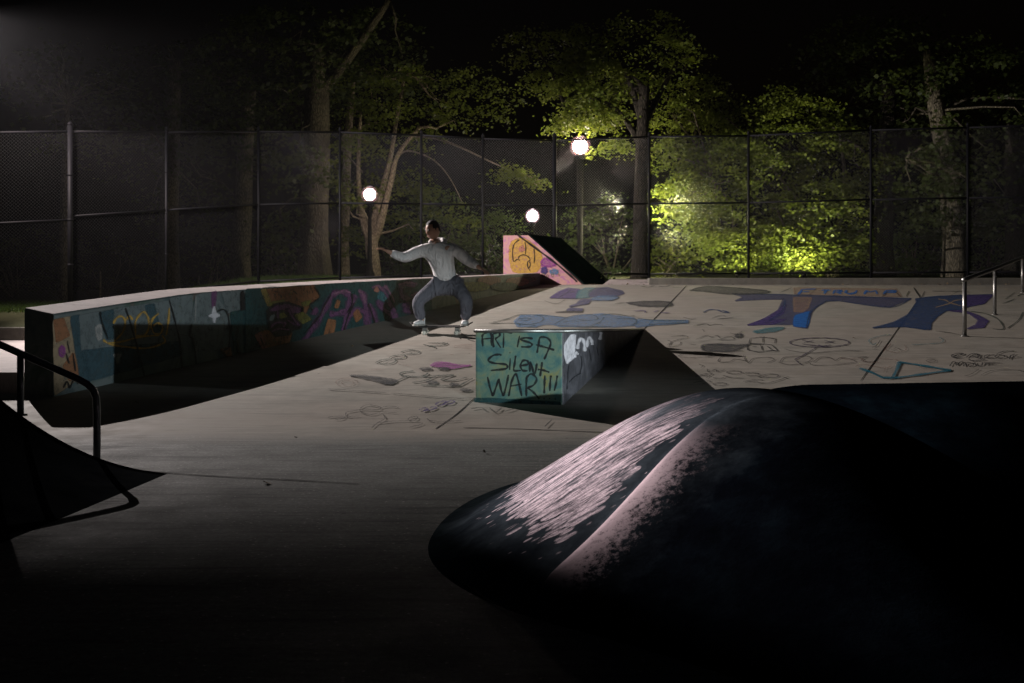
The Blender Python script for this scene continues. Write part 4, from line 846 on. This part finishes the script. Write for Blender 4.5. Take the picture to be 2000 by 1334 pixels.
# ------------------------------------------------------------------ trees
LEAF = np.array([(0, 0), (.30, .06), (.50, .22), (.30, .42), (.52, .62), (.18, .66), (0, 1.0), (-.18, .66), (-.52, .62), (-.30, .42), (-.50, .22), (-.30, .06)])
def leaf_cloud(centers, size, droop=.5, rg=rng):
    """leaf shaped faces; centers: array of leaf positions"""
    n = len(centers); k = len(LEAF)
    yaw = rg.uniform(0, 2 * np.pi, n); pitch = rg.normal(-droop, .45, n); roll = rg.normal(0, .5, n); s = size * rg.uniform(.65, 1.25, n)
    cy, sy, cp, sp, cr, sr = np.cos(yaw), np.sin(yaw), np.cos(pitch), np.sin(pitch), np.cos(roll), np.sin(roll)
    lx = LEAF[None, :, 0] * s[:, None]; ly = LEAF[None, :, 1] * s[:, None]; lz = -.35 * np.abs(LEAF[None, :, 0]) * s[:, None]
    x1 = lx * cr[:, None] + lz * sr[:, None]; z1 = -lx * sr[:, None] + lz * cr[:, None]
    y2 = ly * cp[:, None] - z1 * sp[:, None]; z2 = ly * sp[:, None] + z1 * cp[:, None]
    X = x1 * cy[:, None] - y2 * sy[:, None]; Y = x1 * sy[:, None] + y2 * cy[:, None]
    V = np.stack([X, Y, z2], -1) + centers[:, None, :]
    return V.reshape(-1, 3), np.arange(n * k).reshape(n, k)
def sprays(env, per, flat=.30, rad=.55, rg=rng):
    """env: list of (centre, radii, count). returns spray centres and all leaf positions"""
    C = []; Lp = []
    for c, rd, cnt in env:
        d = rg.normal(size=(cnt, 3)); d /= np.linalg.norm(d, axis=1)[:, None]
        rr = rg.uniform(.25, 1, cnt) ** .5
        cc = np.array(c) + d * rr[:, None] * np.array(rd)
        C.append(cc)
        for q in cc:
            m = int(per * rg.uniform(.5, 1.5)); R_ = rad * rg.uniform(.6, 1.4)
            out = q - np.array(c); out[2] = 0; out = out / (np.linalg.norm(out) + 1e-6)
            p = rg.normal(size=(m, 3)) * np.array([R_, R_, R_ * flat]) * .6
            p[:, 2] -= .35 * (p[:, 0] * out[0] + p[:, 1] * out[1]) + .1 * np.abs(p[:, 0])
            Lp.append(q + p)
    return np.concatenate(C), np.concatenate(Lp)
def jit(a, b, n, amp):
    a, b = Vector(a), Vector(b); out = []
    for i in range(n + 1):
        f = i / n; p = a.lerp(b, f)
        if 0 < i < n: p += Vector(rng.normal(size=3)) * amp
        p.z += amp * 1.5 * math.sin(f * math.pi)
        out.append(p)
    return out
def tree(label, d, trunk, rads, limbs=(), env=(), per=26, size=.13, leaf='leafd', bark='bark', name='tree', group=None, twigs=14, spray=.55, dy=0):
    """trunk: pixel points from the foot up (all at depth d); limbs: (pixel points, r0, r1); env: (px, py, depth offset, rx, ry, rz, sprays)"""
    foot = at(trunk[0][0], trunk[0][1], d); foot.z = zterr(foot.x, foot.y)
    t = empty(name, foot, label, 'tree', group or 'trees beyond the fence')
    pts = [foot - Vector((0, 0, .4)), foot] + [at(x, y, d) + Vector((0, random.uniform(-.1, .1), 0)) for x, y in trunk[1:]]
    rads = [rads[0] * 1.35, rads[0] * 1.18] + list(rads[1:])
    mb = MB(); mb.tube(smooth_path(pts, 5), smooth_r(rads, 5), 14)
    for P_, r0, r1, dd in limbs:
        pp = [at(x, y, d + dd * i / max(1, len(P_) - 1)) for i, (x, y) in enumerate(P_)]
        mb.tube(smooth_path(pp, 4), smooth_r([r0 + (r1 - r0) * i / (len(pp) - 1) for i in range(len(pp))], 4), 9)
    if env:
        E = []
        for px, py, dd, rx, ry, rz, cnt in env:
            c = at(px, py, d + dd); E.append(((c.x, c.y, c.z), (rx, ry, rz), cnt))
        C, Lp = sprays(E, per, rad=spray)
        top = pts[-1]; src = pts[max(2, len(pts) - 2):] + [at(P_[-1][0], P_[-1][1], d + dd) for P_, r0, r1, dd in limbs]
        for q in C[rng.permutation(len(C))[:twigs]]:
            q = Vector(q); s_ = min(src, key=lambda v: (v - q).length); mb.tube(jit(s_, q, 4, .10 * (q - s_).length ** .5), [.05, .04, .03, .018, .008], 6)
        trk = mb.build('trunk', M[bark], t, True)
        V, Q = leaf_cloud(Lp, size)
        o = np_mesh('crown', V, Q, M[leaf], t, len(LEAF))
    else: trk = mb.build('trunk', M[bark], t, True)
    return t
def smooth_path(P_, k):
    P_ = [Vector(p) for p in P_]
    if len(P_) < 3: return P_
    Q = [P_[0]] + P_ + [P_[-1]]; out = []
    for i in range(1, len(Q) - 2):
        a, b, c, d_ = Q[i - 1:i + 3]
        for j in range(k):
            t = j / k; out.append(.5 * (2 * b + (c - a) * t + (2 * a - 5 * b + 4 * c - d_) * t * t + (3 * b - a - 3 * c + d_) * t ** 3))
    out.append(P_[-1]); return out
def smooth_r(r, k):
    if len(r) < 3: return list(r)
    out = []
    for i in range(len(r) - 1):
        for j in range(k): out.append(r[i] + (r[i + 1] - r[i]) * j / k)
    return out + [r[-1]]

# broad old trunk
tree('broad dark ridged trunk of an old tree left of the forked tree', 32, [(615, 548), (614, 470), (615, 400), (618, 300), (620, 200), (622, 90)], [.50, .46, .45, .43, .40, .34],
     [([(618, 210), (560, 110), (500, 20)], .2, .1, 1), ([(620, 190), (690, 100), (760, 0)], .2, .1, -1), ([(590, 495), (560, 470), (548, 430)], .05, .02, -.4)],
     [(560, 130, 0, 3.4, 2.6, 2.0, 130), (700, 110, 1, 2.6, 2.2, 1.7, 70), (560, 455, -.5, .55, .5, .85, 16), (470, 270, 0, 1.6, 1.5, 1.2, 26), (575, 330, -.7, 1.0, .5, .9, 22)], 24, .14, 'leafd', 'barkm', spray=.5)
# pale forked tree
tree('pale forked tree whose stems split low above the ledge', 33, [(732, 547), (732, 520), (727, 490), (726, 462)], [.185, .19, .22, .20],
     [([(722, 470), (712, 440), (706, 410), (702, 380), (700, 320), (704, 230)], .15, .05, .3), ([(727, 470), (732, 430), (738, 400), (752, 350), (764, 300), (775, 230), (790, 150)], .14, .05, .5), ([(730, 470), (741, 445), (748, 420), (756, 385), (766, 345), (774, 310), (792, 280), (820, 250)], .14, .05, -.6),
      ([(774, 310), (790, 296), (815, 298), (850, 315), (880, 350), (905, 400)], .035, .012, -3.0), ([(800, 265), (850, 270), (900, 288), (950, 312), (1000, 335), (1050, 362)], .045, .012, -4.6)],
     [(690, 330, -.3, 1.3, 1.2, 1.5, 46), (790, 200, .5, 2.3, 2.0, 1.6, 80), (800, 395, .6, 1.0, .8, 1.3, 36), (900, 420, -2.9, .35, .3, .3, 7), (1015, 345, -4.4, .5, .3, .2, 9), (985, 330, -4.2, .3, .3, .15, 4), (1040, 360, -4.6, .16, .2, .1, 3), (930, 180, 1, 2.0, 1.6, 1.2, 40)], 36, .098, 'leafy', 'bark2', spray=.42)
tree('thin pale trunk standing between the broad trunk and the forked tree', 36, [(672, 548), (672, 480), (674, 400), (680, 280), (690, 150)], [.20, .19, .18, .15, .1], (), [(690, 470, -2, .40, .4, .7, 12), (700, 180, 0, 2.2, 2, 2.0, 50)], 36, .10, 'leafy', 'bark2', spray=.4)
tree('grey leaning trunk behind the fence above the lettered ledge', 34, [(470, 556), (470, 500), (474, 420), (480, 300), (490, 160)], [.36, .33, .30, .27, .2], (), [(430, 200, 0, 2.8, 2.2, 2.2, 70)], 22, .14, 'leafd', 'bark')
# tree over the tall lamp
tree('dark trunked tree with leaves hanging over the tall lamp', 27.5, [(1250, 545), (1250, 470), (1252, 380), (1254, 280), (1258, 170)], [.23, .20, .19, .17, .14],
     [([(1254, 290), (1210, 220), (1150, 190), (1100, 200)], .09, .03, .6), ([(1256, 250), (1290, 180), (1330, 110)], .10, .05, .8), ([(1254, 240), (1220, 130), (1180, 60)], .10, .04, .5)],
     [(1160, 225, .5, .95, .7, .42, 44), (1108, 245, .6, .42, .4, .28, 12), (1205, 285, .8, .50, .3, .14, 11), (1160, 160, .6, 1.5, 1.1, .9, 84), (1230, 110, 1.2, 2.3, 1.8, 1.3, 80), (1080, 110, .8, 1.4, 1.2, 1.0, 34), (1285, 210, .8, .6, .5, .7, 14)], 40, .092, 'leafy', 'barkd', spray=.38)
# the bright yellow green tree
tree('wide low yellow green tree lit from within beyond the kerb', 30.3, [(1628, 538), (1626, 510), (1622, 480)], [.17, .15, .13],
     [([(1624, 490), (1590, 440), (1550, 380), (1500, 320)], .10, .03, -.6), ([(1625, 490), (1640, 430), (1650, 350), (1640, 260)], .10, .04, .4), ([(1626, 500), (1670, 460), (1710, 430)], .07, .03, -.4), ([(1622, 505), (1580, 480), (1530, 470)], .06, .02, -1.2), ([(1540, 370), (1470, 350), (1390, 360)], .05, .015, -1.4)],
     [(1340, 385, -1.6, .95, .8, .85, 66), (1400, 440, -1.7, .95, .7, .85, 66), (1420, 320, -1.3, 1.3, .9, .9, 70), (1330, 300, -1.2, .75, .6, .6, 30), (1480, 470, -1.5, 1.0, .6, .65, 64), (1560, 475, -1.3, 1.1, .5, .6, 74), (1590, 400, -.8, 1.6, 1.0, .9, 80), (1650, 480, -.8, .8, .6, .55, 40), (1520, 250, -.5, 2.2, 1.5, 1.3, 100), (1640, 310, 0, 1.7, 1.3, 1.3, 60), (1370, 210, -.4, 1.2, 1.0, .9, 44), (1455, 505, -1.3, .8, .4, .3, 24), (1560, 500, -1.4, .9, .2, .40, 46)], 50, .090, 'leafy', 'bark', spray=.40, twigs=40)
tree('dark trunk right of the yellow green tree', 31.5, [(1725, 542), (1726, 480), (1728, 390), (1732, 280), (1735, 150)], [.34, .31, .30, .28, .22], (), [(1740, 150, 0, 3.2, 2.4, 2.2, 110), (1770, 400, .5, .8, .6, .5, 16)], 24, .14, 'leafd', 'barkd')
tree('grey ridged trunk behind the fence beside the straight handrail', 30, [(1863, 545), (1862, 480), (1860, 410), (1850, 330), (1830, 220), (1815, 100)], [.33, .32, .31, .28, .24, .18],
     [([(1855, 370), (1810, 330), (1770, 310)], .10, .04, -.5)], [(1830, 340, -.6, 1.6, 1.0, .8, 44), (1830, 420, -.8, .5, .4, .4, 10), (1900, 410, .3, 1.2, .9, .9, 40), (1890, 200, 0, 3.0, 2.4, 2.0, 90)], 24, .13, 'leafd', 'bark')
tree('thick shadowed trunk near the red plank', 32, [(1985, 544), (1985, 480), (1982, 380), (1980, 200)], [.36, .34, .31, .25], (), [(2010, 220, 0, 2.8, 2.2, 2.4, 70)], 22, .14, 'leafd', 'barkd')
tree('slim dark trunk on the lawn beyond the fence corner', 30, [(124, 589), (126, 500), (128, 380), (130, 200)], [.15, .13, .11, .07], (), [(140, 200, 0, 2.2, 2.0, 1.8, 50)], 20, .14, 'leafd', 'bark')
tree('large dark tree far behind the left fence', 39, [(330, 570), (330, 450), (335, 300), (340, 120)], [.4, .36, .33, .25], (), [(300, 230, 0, 4.2, 3, 3.0, 110), (380, 420, 1, 2.2, 1.6, 1.6, 40)], 22, .16, 'leafd', 'bark')
# undergrowth between the trunks, each its own shrub
def shrub(label, px, py, d, rx, rz, cnt, leaf='leafg', size=.095, per=38):
    c = at(px, py, d); gz = zterr(c.x, c.y); t = empty('shrub', (c.x, c.y, gz), label, 'shrub', 'shrubs beyond the fence')
    C, Lp = sprays([((c.x, c.y, c.z), (rx, rx * .6, rz), cnt)], per, rad=.42)
    mb = MB()
    for q in C[rng.permutation(len(C))[:9]]: mb.tube(jit((c.x + random.uniform(-.2, .2), c.y, gz - .1), q, 4, .12), [.035, .03, .022, .015, .006], 6)
    mb.build('stems', M['bark'], t, True); V, Q = leaf_cloud(Lp, size); np_mesh('foliage', V, Q, M[leaf], t, len(LEAF))
shrub('tall green shrub behind the skater beside the fence post', 860, 455, 35, 1.5, 1.7, 80)
shrub('leafy shrub right of the pale forked tree', 785, 470, 35.5, 1.1, 1.5, 50, 'leafg')
shrub('dense green shrub left of the pink wedge ramp', 960, 480, 35, 1.2, 1.5, 70)
shrub('dim shrub below the tall lamp behind the fence', 1190, 470, 35, 2.2, 1.6, 76, 'leafg')
shrub('low shrub at the left foot of the yellow green tree', 1310, 500, 32.5, .9, .8, 36, 'leafy')
shrub('low dark hedge plant behind the yellow green tree', 1600, 500, 36, 3.4, 1.4, 80, 'leafg')
shrub('green undergrowth between the dark trunk and the grey trunk', 1790, 490, 35, 1.3, 1.2, 60, 'leafg')
shrub('dark undergrowth beside the thick shadowed trunk', 1930, 480, 34, 1.2, 1.3, 50, 'leafg')
shrub('dark bush behind the broad ridged trunk', 550, 490, 36, 1.5, 1.4, 46, 'leafd')
shrub('far dark bush behind the grey leaning trunk', 410, 500, 40, 2.2, 1.6, 50, 'leafd')
shrub('far dark bush on the lawn behind the fence corner', 200, 520, 42, 3.2, 1.5, 60, 'leafd')
shrub('far dark bush at the edge of the lawn', 30, 520, 41, 2.6, 1.6, 50, 'leafd')

# weeds and fallen leaves at the wedge ramp's foot
wc = at(1185, 540, TOPY + .75); wc.z = TOPZ + .02
wd = empty('weed_clump', wc, 'small weed clump growing at the foot of the wedge ramp', 'weed')
mb = MB(); Lp = []
for i in range(16):
    a = random.uniform(0, 6.28); e = wc + Vector((math.cos(a) * random.uniform(.1, .4), math.sin(a) * .2, random.uniform(.08, .36))); mb.tube([wc, wc.lerp(e, .5) + Vector((0, 0, .06)), e], [.006, .005, .003], 5)
    for f in (.5, .75, 1): Lp.append(wc.lerp(e, f) + Vector(rng.normal(size=3)) * .03)
mb.build('stems', M['leafg'], wd); V, Q = leaf_cloud(np.array([tuple(v) for v in Lp]), .07); np_mesh('leaves', V, Q, M['leafg'], wd, len(LEAF))
mb_l = []
for i in range(170):
    x = random.uniform(1.4, 3.3) if i < 110 else random.uniform(3.3, 13); y = TOPY + random.uniform(-.03, .45) if x < 3.3 else TOPY - random.uniform(.0, .05)
    mb_l.append((x, y, zbank(x, y) + .015))
for i in range(36):
    x, y = random.uniform(-3.2, 9), random.uniform(3.0, 14); mb_l.append((x, y, zbank(x, y) + .006)) if zmound(x, y) < .0 else None
V, Q = leaf_cloud(np.array(mb_l), .04, 0.0); o = np_mesh('fallen_leaves', V, Q, m_plain('dry_leaf', (.13, .09, .05), .8), None, len(LEAF)); tag(o, 'dry fallen leaves scattered over the floor and along the foot of the kerb', 'leaves', kind='stuff')

# grass on the lawn beyond the fence
n = 26000; gx = rng.uniform(-15, -4.5, n); gy = 20.2 + 10 * rng.uniform(0, 1, n) ** 1.4
keep = gy < 31; gx, gy = gx[keep], gy[keep]; n = len(gx)
gz = np.array([zterr(a, b) for a, b in zip(gx, gy)]); hh = rng.uniform(.04, .12, n); yaw = rng.uniform(0, 6.28, n); ln = rng.normal(0, .04, (n, 2)); wdt = .008
b0 = np.stack([gx - np.cos(yaw) * wdt, gy - np.sin(yaw) * wdt, gz - .01], -1); b1 = np.stack([gx + np.cos(yaw) * wdt, gy + np.sin(yaw) * wdt, gz - .01], -1); tp = np.stack([gx + ln[:, 0], gy + ln[:, 1], gz + hh], -1)
o = np_mesh('grass', np.stack([b0, b1, tp], 1).reshape(-1, 3), np.arange(3 * n).reshape(n, 3), M['grass'], None, 3); tag(o, 'short green lawn grass beyond the fence corner', 'grass', kind='stuff')

# slim wooden stakes on the lawn
for px, d, ytop, lab in ((196, 33, 532, 'slim wooden stake on the lawn near the fence corner'), (388, 34, 541, 'short pale wooden stake behind the middle of the left fence')):
    b = at(px, 575, d); b.z = zterr(b.x, b.y); tz = at(px, ytop, d).z
    st = empty('wooden_stake', b, lab, 'stake', 'stakes on the lawn'); mb = MB(); mb.tube([b - Vector((0, 0, .2)), Vector((b.x, b.y, tz))], [.035, .03], 7); mb.build('shaft', M['bark2'], st)
    mb = MB(); mb.lathe((b.x, b.y, tz), [(.03, 0), (.02, .03), (.004, .06)], 7); mb.build('pointed_tip', M['bark2'], st)

# red plank bench past the handrail
c = at(2010, 538, 26.0); bench = empty('plank_bench', (c.x, 25.3, TOPZ + .16), 'low bench with a dull red plank seat past the straight handrail', 'bench')
mb = MB(); mb.box((c.x + .35, 25.2, c.z), (1.7, .38, .06)); o = mb.build('seat_plank', m_plain('dull_red_paint', (.20, .075, .06), .6), bench); bevel(o, .012)
for s in (-.6, .6):
    mb = MB(); mb.box((c.x + .35 + s, 25.2, (TOPZ + .16 + c.z - .03) / 2), (.12, .3, max(.05, c.z - .03 - TOPZ - .16))); mb.build('leg', M['conc'], bench)

# ------------------------------------------------------------------ the skater and the board
SK = hit(862, 653, zbank); slope = math.atan(K)
cloth_w = m_cloth('white_sweatshirt', (.70, .68, .68))
cloth_g = m_cloth('grey_trousers', (.11, .11, .13))
skin = m_plain('skin', (.42, .25, .18), .5, .3, 0, .08, 6, .05)
hairm = m_plain('dark_hair', (.02, .015, .012), .6, .3, 0, .3, 60, .5)
shoem = m_plain('white_shoes', (.55, .55, .55), .6, .3)
rub = m_plain('sole_rubber', (.25, .24, .22), .7, .2)
def skin_obj(name, verts, edges, radii, mat, parent, root=0, sub=2):
    me = bpy.data.meshes.new(name); me.from_pydata([tuple(v) for v in verts], edges, []); me.update()
    o = bpy.data.objects.new(name, me); COL.objects.link(o); me.materials.append(mat)
    m = o.modifiers.new('skin', 'SKIN'); m.use_smooth_shade = True; m.branch_smoothing = .6
    for i, r in enumerate(radii):
        sv = me.skin_vertices[0].data[i]; sv.radius = r if hasattr(r, '__len__') else (r, r); sv.use_root = (i == root)
    s = o.modifiers.new('sub', 'SUBSURF'); s.levels = sub; s.render_levels = sub
    if parent: o.parent = parent
    return o
man = empty('person', SK, 'skater in a white sweatshirt and grey trousers crouching on a board before the long ledge', 'person')
# local frame: x to the picture's right (tail of the board), -y to the viewer, z up; board is .13 m high; feet across the board
HB = .125
def fz(x, y): return HB + y * 0
J = dict(pel=(.05, .10, .66), waist=(.03, .05, .80), chest=(-.02, -.06, 1.02), neckb=(-.05, -.10, 1.17), neck=(-.065, -.115, 1.23), head=(-.08, -.13, 1.30),
         hipL=(-.08, .09, .64), kneL=(-.30, -.10, .43), ankL=(-.27, .05, .17), toeL=(-.30, -.12, .135),
         hipR=(.17, .10, .64), kneR=(.36, -.12, .44), ankR=(.30, .05, .17), toeR=(.32, -.12, .135),
         shL=(-.22, -.08, 1.12), elL=(-.44, -.16, .98), wrL=(-.62, -.26, 1.06), shR=(.15, -.08, 1.13), elR=(.36, -.05, .95), wrR=(.52, -.14, .86))
def chain(*k): return [Vector(J[i]) for i in k]
# body in one surface
names = ['pel', 'waist', 'chest', 'neckb', 'neck', 'hipL', 'kneL', 'ankL', 'hipR', 'kneR', 'ankR', 'shL', 'elL', 'wrL', 'shR', 'elR', 'wrR']
ix = {k: i for i, k in enumerate(names)}
E = [('pel', 'waist'), ('waist', 'chest'), ('chest', 'neckb'), ('neckb', 'neck'), ('pel', 'hipL'), ('hipL', 'kneL'), ('kneL', 'ankL'), ('pel', 'hipR'), ('hipR', 'kneR'), ('kneR', 'ankR'), ('chest', 'shL'), ('shL', 'elL'), ('elL', 'wrL'), ('chest', 'shR'), ('shR', 'elR'), ('elR', 'wrR')]
rad = dict(pel=(.13, .11), waist=(.12, .10), chest=(.14, .11), neckb=.065, neck=.05, hipL=.085, kneL=.06, ankL=.04, hipR=.085, kneR=.06, ankR=.04, shL=.06, elL=.042, wrL=.03, shR=.06, elR=.042, wrR=.03)
V = [Vector(J[k]) for k in names]; Ed = [(ix[a], ix[b]) for a, b in E]; Rd = [rad[k] for k in names]
# hands: palm and five fingers grown from each wrist, feet from each ankle
def add(p, r, j): V.append(Vector(p)); Rd.append(r); Ed.append((j, len(V) - 1)); return len(V) - 1
for s in ('L', 'R'):
    w = Vector(J['wr' + s]); d = (w - Vector(J['el' + s])).normalized(); side = d.cross(Vector((0, 0, 1))).normalized(); nn_ = side.cross(d)
    palm = add(w + d * .06, (.036, .018), ix['wr' + s])
    for k, (o_, ln_) in enumerate(((-.030, .060), (-.010, .072), (.010, .070), (.030, .055))):
        a = add(w + d * .095 + side * o_, .0095, palm); b = add(w + d * (.095 + ln_ * .55) + side * o_ * 1.15 - nn_ * .008, .0085, a); add(w + d * (.095 + ln_) + side * o_ * 1.2 - nn_ * .028, .0075, b)
    a = add(w + d * .045 - side * .045 - nn_ * .01, .011, palm); add(w + d * .085 - side * .062 - nn_ * .02, .009, a)
    f = add(Vector(J['ank' + s]) * .4 + Vector(J['toe' + s]) * .6, (.038, .025), ix['ank' + s]); add(J['toe' + s], (.036, .02), f)
body = skin_obj('body', V, Ed, Rd, skin, man)
# head on the neck, a shaped egg with face
bm = bmesh.new(); bmesh.ops.create_uvsphere(bm, u_segments=28, v_segments=22, radius=1)
for v in bm.verts:
    x, y, z = v.co; w_ = .078 * (1 - .22 * max(0, -z) ** 1.5); v.co = Vector((x * w_, y * (.098 - .012 * max(0, -z)), z * .118))
    if y < -.5 and -.9 < z < -.55 and abs(x) < .4: v.co.y -= .012
    if y < -.8 and abs(x) < .18 and -.35 < z < .08: v.co.y -= .020 * (1 - abs(x) / .18) * (.5 + max(0, -z))
    if y < -.6 and .08 < z < .30 and .2 < abs(x) < .55: v.co.y += .008
me = bpy.data.meshes.new('head'); bm.to_mesh(me); bm.free(); me.materials.append(skin); me.polygons.foreach_set('use_smooth', [True] * len(me.polygons))
hd = bpy.data.objects.new('head', me); COL.objects.link(hd); hd.parent = man; hd.location = Vector(J['head']) + Vector((0, -.01, .035)); hd.rotation_euler = (R(14), 0, R(-38))
for s in (-1, 1):
    bm = bmesh.new(); bmesh.ops.create_uvsphere(bm, u_segments=12, v_segments=8, radius=.0125); me = bpy.data.meshes.new('eye'); bm.to_mesh(me); bm.free()
    me.materials.append(m_plain('eye_dark', (.03, .02, .015), .3, .5) if s < 0 else bpy.data.materials['eye_dark']); e = bpy.data.objects.new('eye', me); COL.objects.link(e); e.parent = hd; e.location = (s * .030, -.082, .016)
    bm = bmesh.new(); bmesh.ops.create_uvsphere(bm, u_segments=10, v_segments=8, radius=1); me = bpy.data.meshes.new('ear'); bm.to_mesh(me); bm.free(); me.materials.append(skin)
    e = bpy.data.objects.new('ear', me); COL.objects.link(e); e.parent = hd; e.location = (s * .078, .008, .0); e.scale = (.012, .022, .032)
mb = MB(); mb.tube([(-.024, -.087, -.058), (0, -.094, -.060), (.024, -.087, -.058)], [.004, .0065, .004], 6); o = mb.build('mouth', m_plain('lips', (.30, .12, .10), .5)); o.parent = hd
bm = bmesh.new(); bmesh.ops.create_uvsphere(bm, u_segments=24, v_segments=18, radius=1)
dl = [v for v in bm.verts if v.co.z < -.1 - .35 * v.co.y or (v.co.y < -.55 and v.co.z < .52)]; bmesh.ops.delete(bm, geom=dl, context='VERTS')
for v in bm.verts: v.co = Vector((v.co.x * .086, v.co.y * .108, v.co.z * .128)) * (1 + .03 * random.uniform(-1, 1))
me = bpy.data.meshes.new('hair'); bm.to_mesh(me); bm.free(); me.materials.append(hairm); ha = bpy.data.objects.new('hair', me); COL.objects.link(ha); ha.parent = hd; ha.location = (0, .006, .004)
so = ha.modifiers.new('thick', 'SOLIDIFY'); so.thickness = .012
# clothes
top = ['pel', 'waist', 'chest', 'neckb', 'shL', 'elL', 'wrL', 'shR', 'elR', 'wrR']; tx = {k: i for i, k in enumerate(top)}
TE = [('pel', 'waist'), ('waist', 'chest'), ('chest', 'neckb'), ('chest', 'shL'), ('shL', 'elL'), ('elL', 'wrL'), ('chest', 'shR'), ('shR', 'elR'), ('elR', 'wrR')]
tr_ = dict(pel=(.185, .155), waist=(.175, .145), chest=(.185, .145), neckb=(.085, .08), shL=.095, elL=.075, wrL=.05, shR=.095, elR=.075, wrR=.05)
TV = [Vector(J[k]) for k in top]; TV[0] += Vector((0, 0, .02))
for s in ('L', 'R'): TV[tx['wr' + s]] = Vector(J['wr' + s]).lerp(Vector(J['el' + s]), .08)
skin_obj('sweatshirt', TV, [(tx[a], tx[b]) for a, b in TE], [tr_[k] for k in top], cloth_w, man)
mb = MB(); c = Vector(J['neckb']) + Vector((.01, .045, .02)); mb.tube([c + Vector((.085 * math.cos(a), .075 * math.sin(a), .03 * math.sin(a))) for a in np.linspace(-.6, math.pi + .6, 14)], [.02, .03, .035] + [.042] * 8 + [.035, .03, .02], 10); o = mb.build('hood', cloth_w, None, True); o.parent = man
lo_ = ['pel', 'hipL', 'kneL', 'ankL', 'hipR', 'kneR', 'ankR']; lx = {k: i for i, k in enumerate(lo_)}
lr = dict(pel=(.15, .13), hipL=.115, kneL=.092, ankL=.072, hipR=.115, kneR=.092, ankR=.072)
skin_obj('trousers', [Vector(J[k]) + (Vector((0, 0, .03)) if 'ank' in k else Vector((0, 0, 0))) for k in lo_], [(0, 1), (1, 2), (2, 3), (0, 4), (4, 5), (5, 6)], [lr[k] for k in lo_], cloth_g, man)
for s in ('L', 'R'):
    a = Vector(J['ank' + s]); t_ = Vector(J['toe' + s]); d = (t_ - a); d.z = 0; d.normalize(); base = Vector((a.x, a.y, HB))
    sh = skin_obj('shoe', [base - d * .05 + Vector((0, 0, .05)), base + d * .05 + Vector((0, 0, .045)), base + d * .15 + Vector((0, 0, .035)), base + d * .21 + Vector((0, 0, .03)), base - d * .02 + Vector((0, 0, .10))], [(0, 1), (1, 2), (2, 3), (0, 4)], [(.045, .045), (.045, .04), (.045, .033), (.036, .025), (.045, .045)], shoem, man)
    mb = MB(); P_ = [base + d * u + d.cross(Vector((0, 0, 1))) * v for u, v in ((-.095, -.03), (-.095, .03), (-.02, .045), (.12, .052), (.21, .04), (.245, 0), (.21, -.04), (.12, -.052), (-.02, -.045))]
    mb.add([p + Vector((0, 0, -.002)) for p in P_] + [p + Vector((0, 0, .022)) for p in P_], [tuple(range(9)), tuple(range(17, 8, -1))] + [(i, i + 9, (i + 1) % 9 + 9, (i + 1) % 9) for i in range(9)]); o = mb.build('sole', rub); o.parent = sh
yawm = R(-8)
man.rotation_euler = (slope * .0, 0, yawm); man.scale = (1.06, 1.06, 1.06)
# skateboard under the feet
bd_ = empty('skateboard', SK, 'skateboard with dark deck and pale wheels under the skater', 'skateboard')
V = []; NU = 22
for i in range(NU + 1):
    u = -1 + 2 * i / NU; x = u * .41; k = max(0, abs(u) - .66) / .34; w_ = .10 * (1 - max(0, abs(u) - .80) ** 2 * 22) ; w_ = max(.02, w_)
    z = .108 + .055 * k ** 1.4
    for zz in (0, .012):
        for q in (-1, -.5, 0, .5, 1): V.append((x, q * w_, z + zz + .006 * q * q))
F = []
for i in range(NU):
    for k in range(4):
        a = i * 10 + k; F += [(a, a + 1, a + 11, a + 10), (a + 5, a + 15, a + 16, a + 6)]
    F += [(i * 10, i * 10 + 10, i * 10 + 15, i * 10 + 5), (i * 10 + 4, i * 10 + 9, i * 10 + 19, i * 10 + 14)]
F += [(0, 5, 6, 7, 8, 9, 4, 3, 2, 1), tuple(NU * 10 + q for q in (0, 1, 2, 3, 4, 9, 8, 7, 6, 5))]
def loc(name, mb_, mat, parent, sm=True):
    o = mb_.build(name, mat, None, sm); o.parent = parent; return o
loc('deck', MB().add(V, F), m_plain('grip_tape', (.03, .028, .027), .9, .2, 0, .3, 60), bd_)
for s in (-1, 1):
    mb = MB(); mb.tube([(s * .21, -.075, .045), (s * .21, .075, .045)], .011, 10); mb.box((s * .21, 0, .075), (.06, .05, .05)); tk = loc('truck', mb, M['steel'], bd_, False)
    for q in (-1, 1):
        mb = MB(); mb.tube([(s * .21, q * .075 - .017, .027 + .018), (s * .21, q * .075 + .017, .045)], .028, 16); loc('wheel', mb, m_plain('wheel_urethane', (.55, .52, .45), .5) if 'wheel_urethane' not in bpy.data.materials else bpy.data.materials['wheel_urethane'], tk)
bd_.rotation_euler = (slope, 0, yawm); bd_.scale = (1.06, 1.06, 1.06)
for o in (bd_, man): o.location = SK + Vector((0, 0, -.045 * 1.06 + .028 * 1.06))

# ------------------------------------------------------------------ thin haze added for the glow beside the floodlight
mh = bpy.data.materials.new('thin_haze'); mh.use_nodes = True; nt = mh.node_tree; nt.nodes.clear()
ho = nt.nodes.new('ShaderNodeOutputMaterial'); hv = nt.nodes.new('ShaderNodeVolumePrincipled')
hv.inputs['Color'].default_value = (.85, .85, .9, 1); hv.inputs['Density'].default_value = .00013; hv.inputs['Anisotropy'].default_value = .6
nt.links.new(hv.outputs[0], ho.inputs['Volume'])
mb = MB(); mb.box((0, 32, 10.2), (240, 194, 23.4)); o = mb.build('haze', mh); tag(o, kind='stuff')
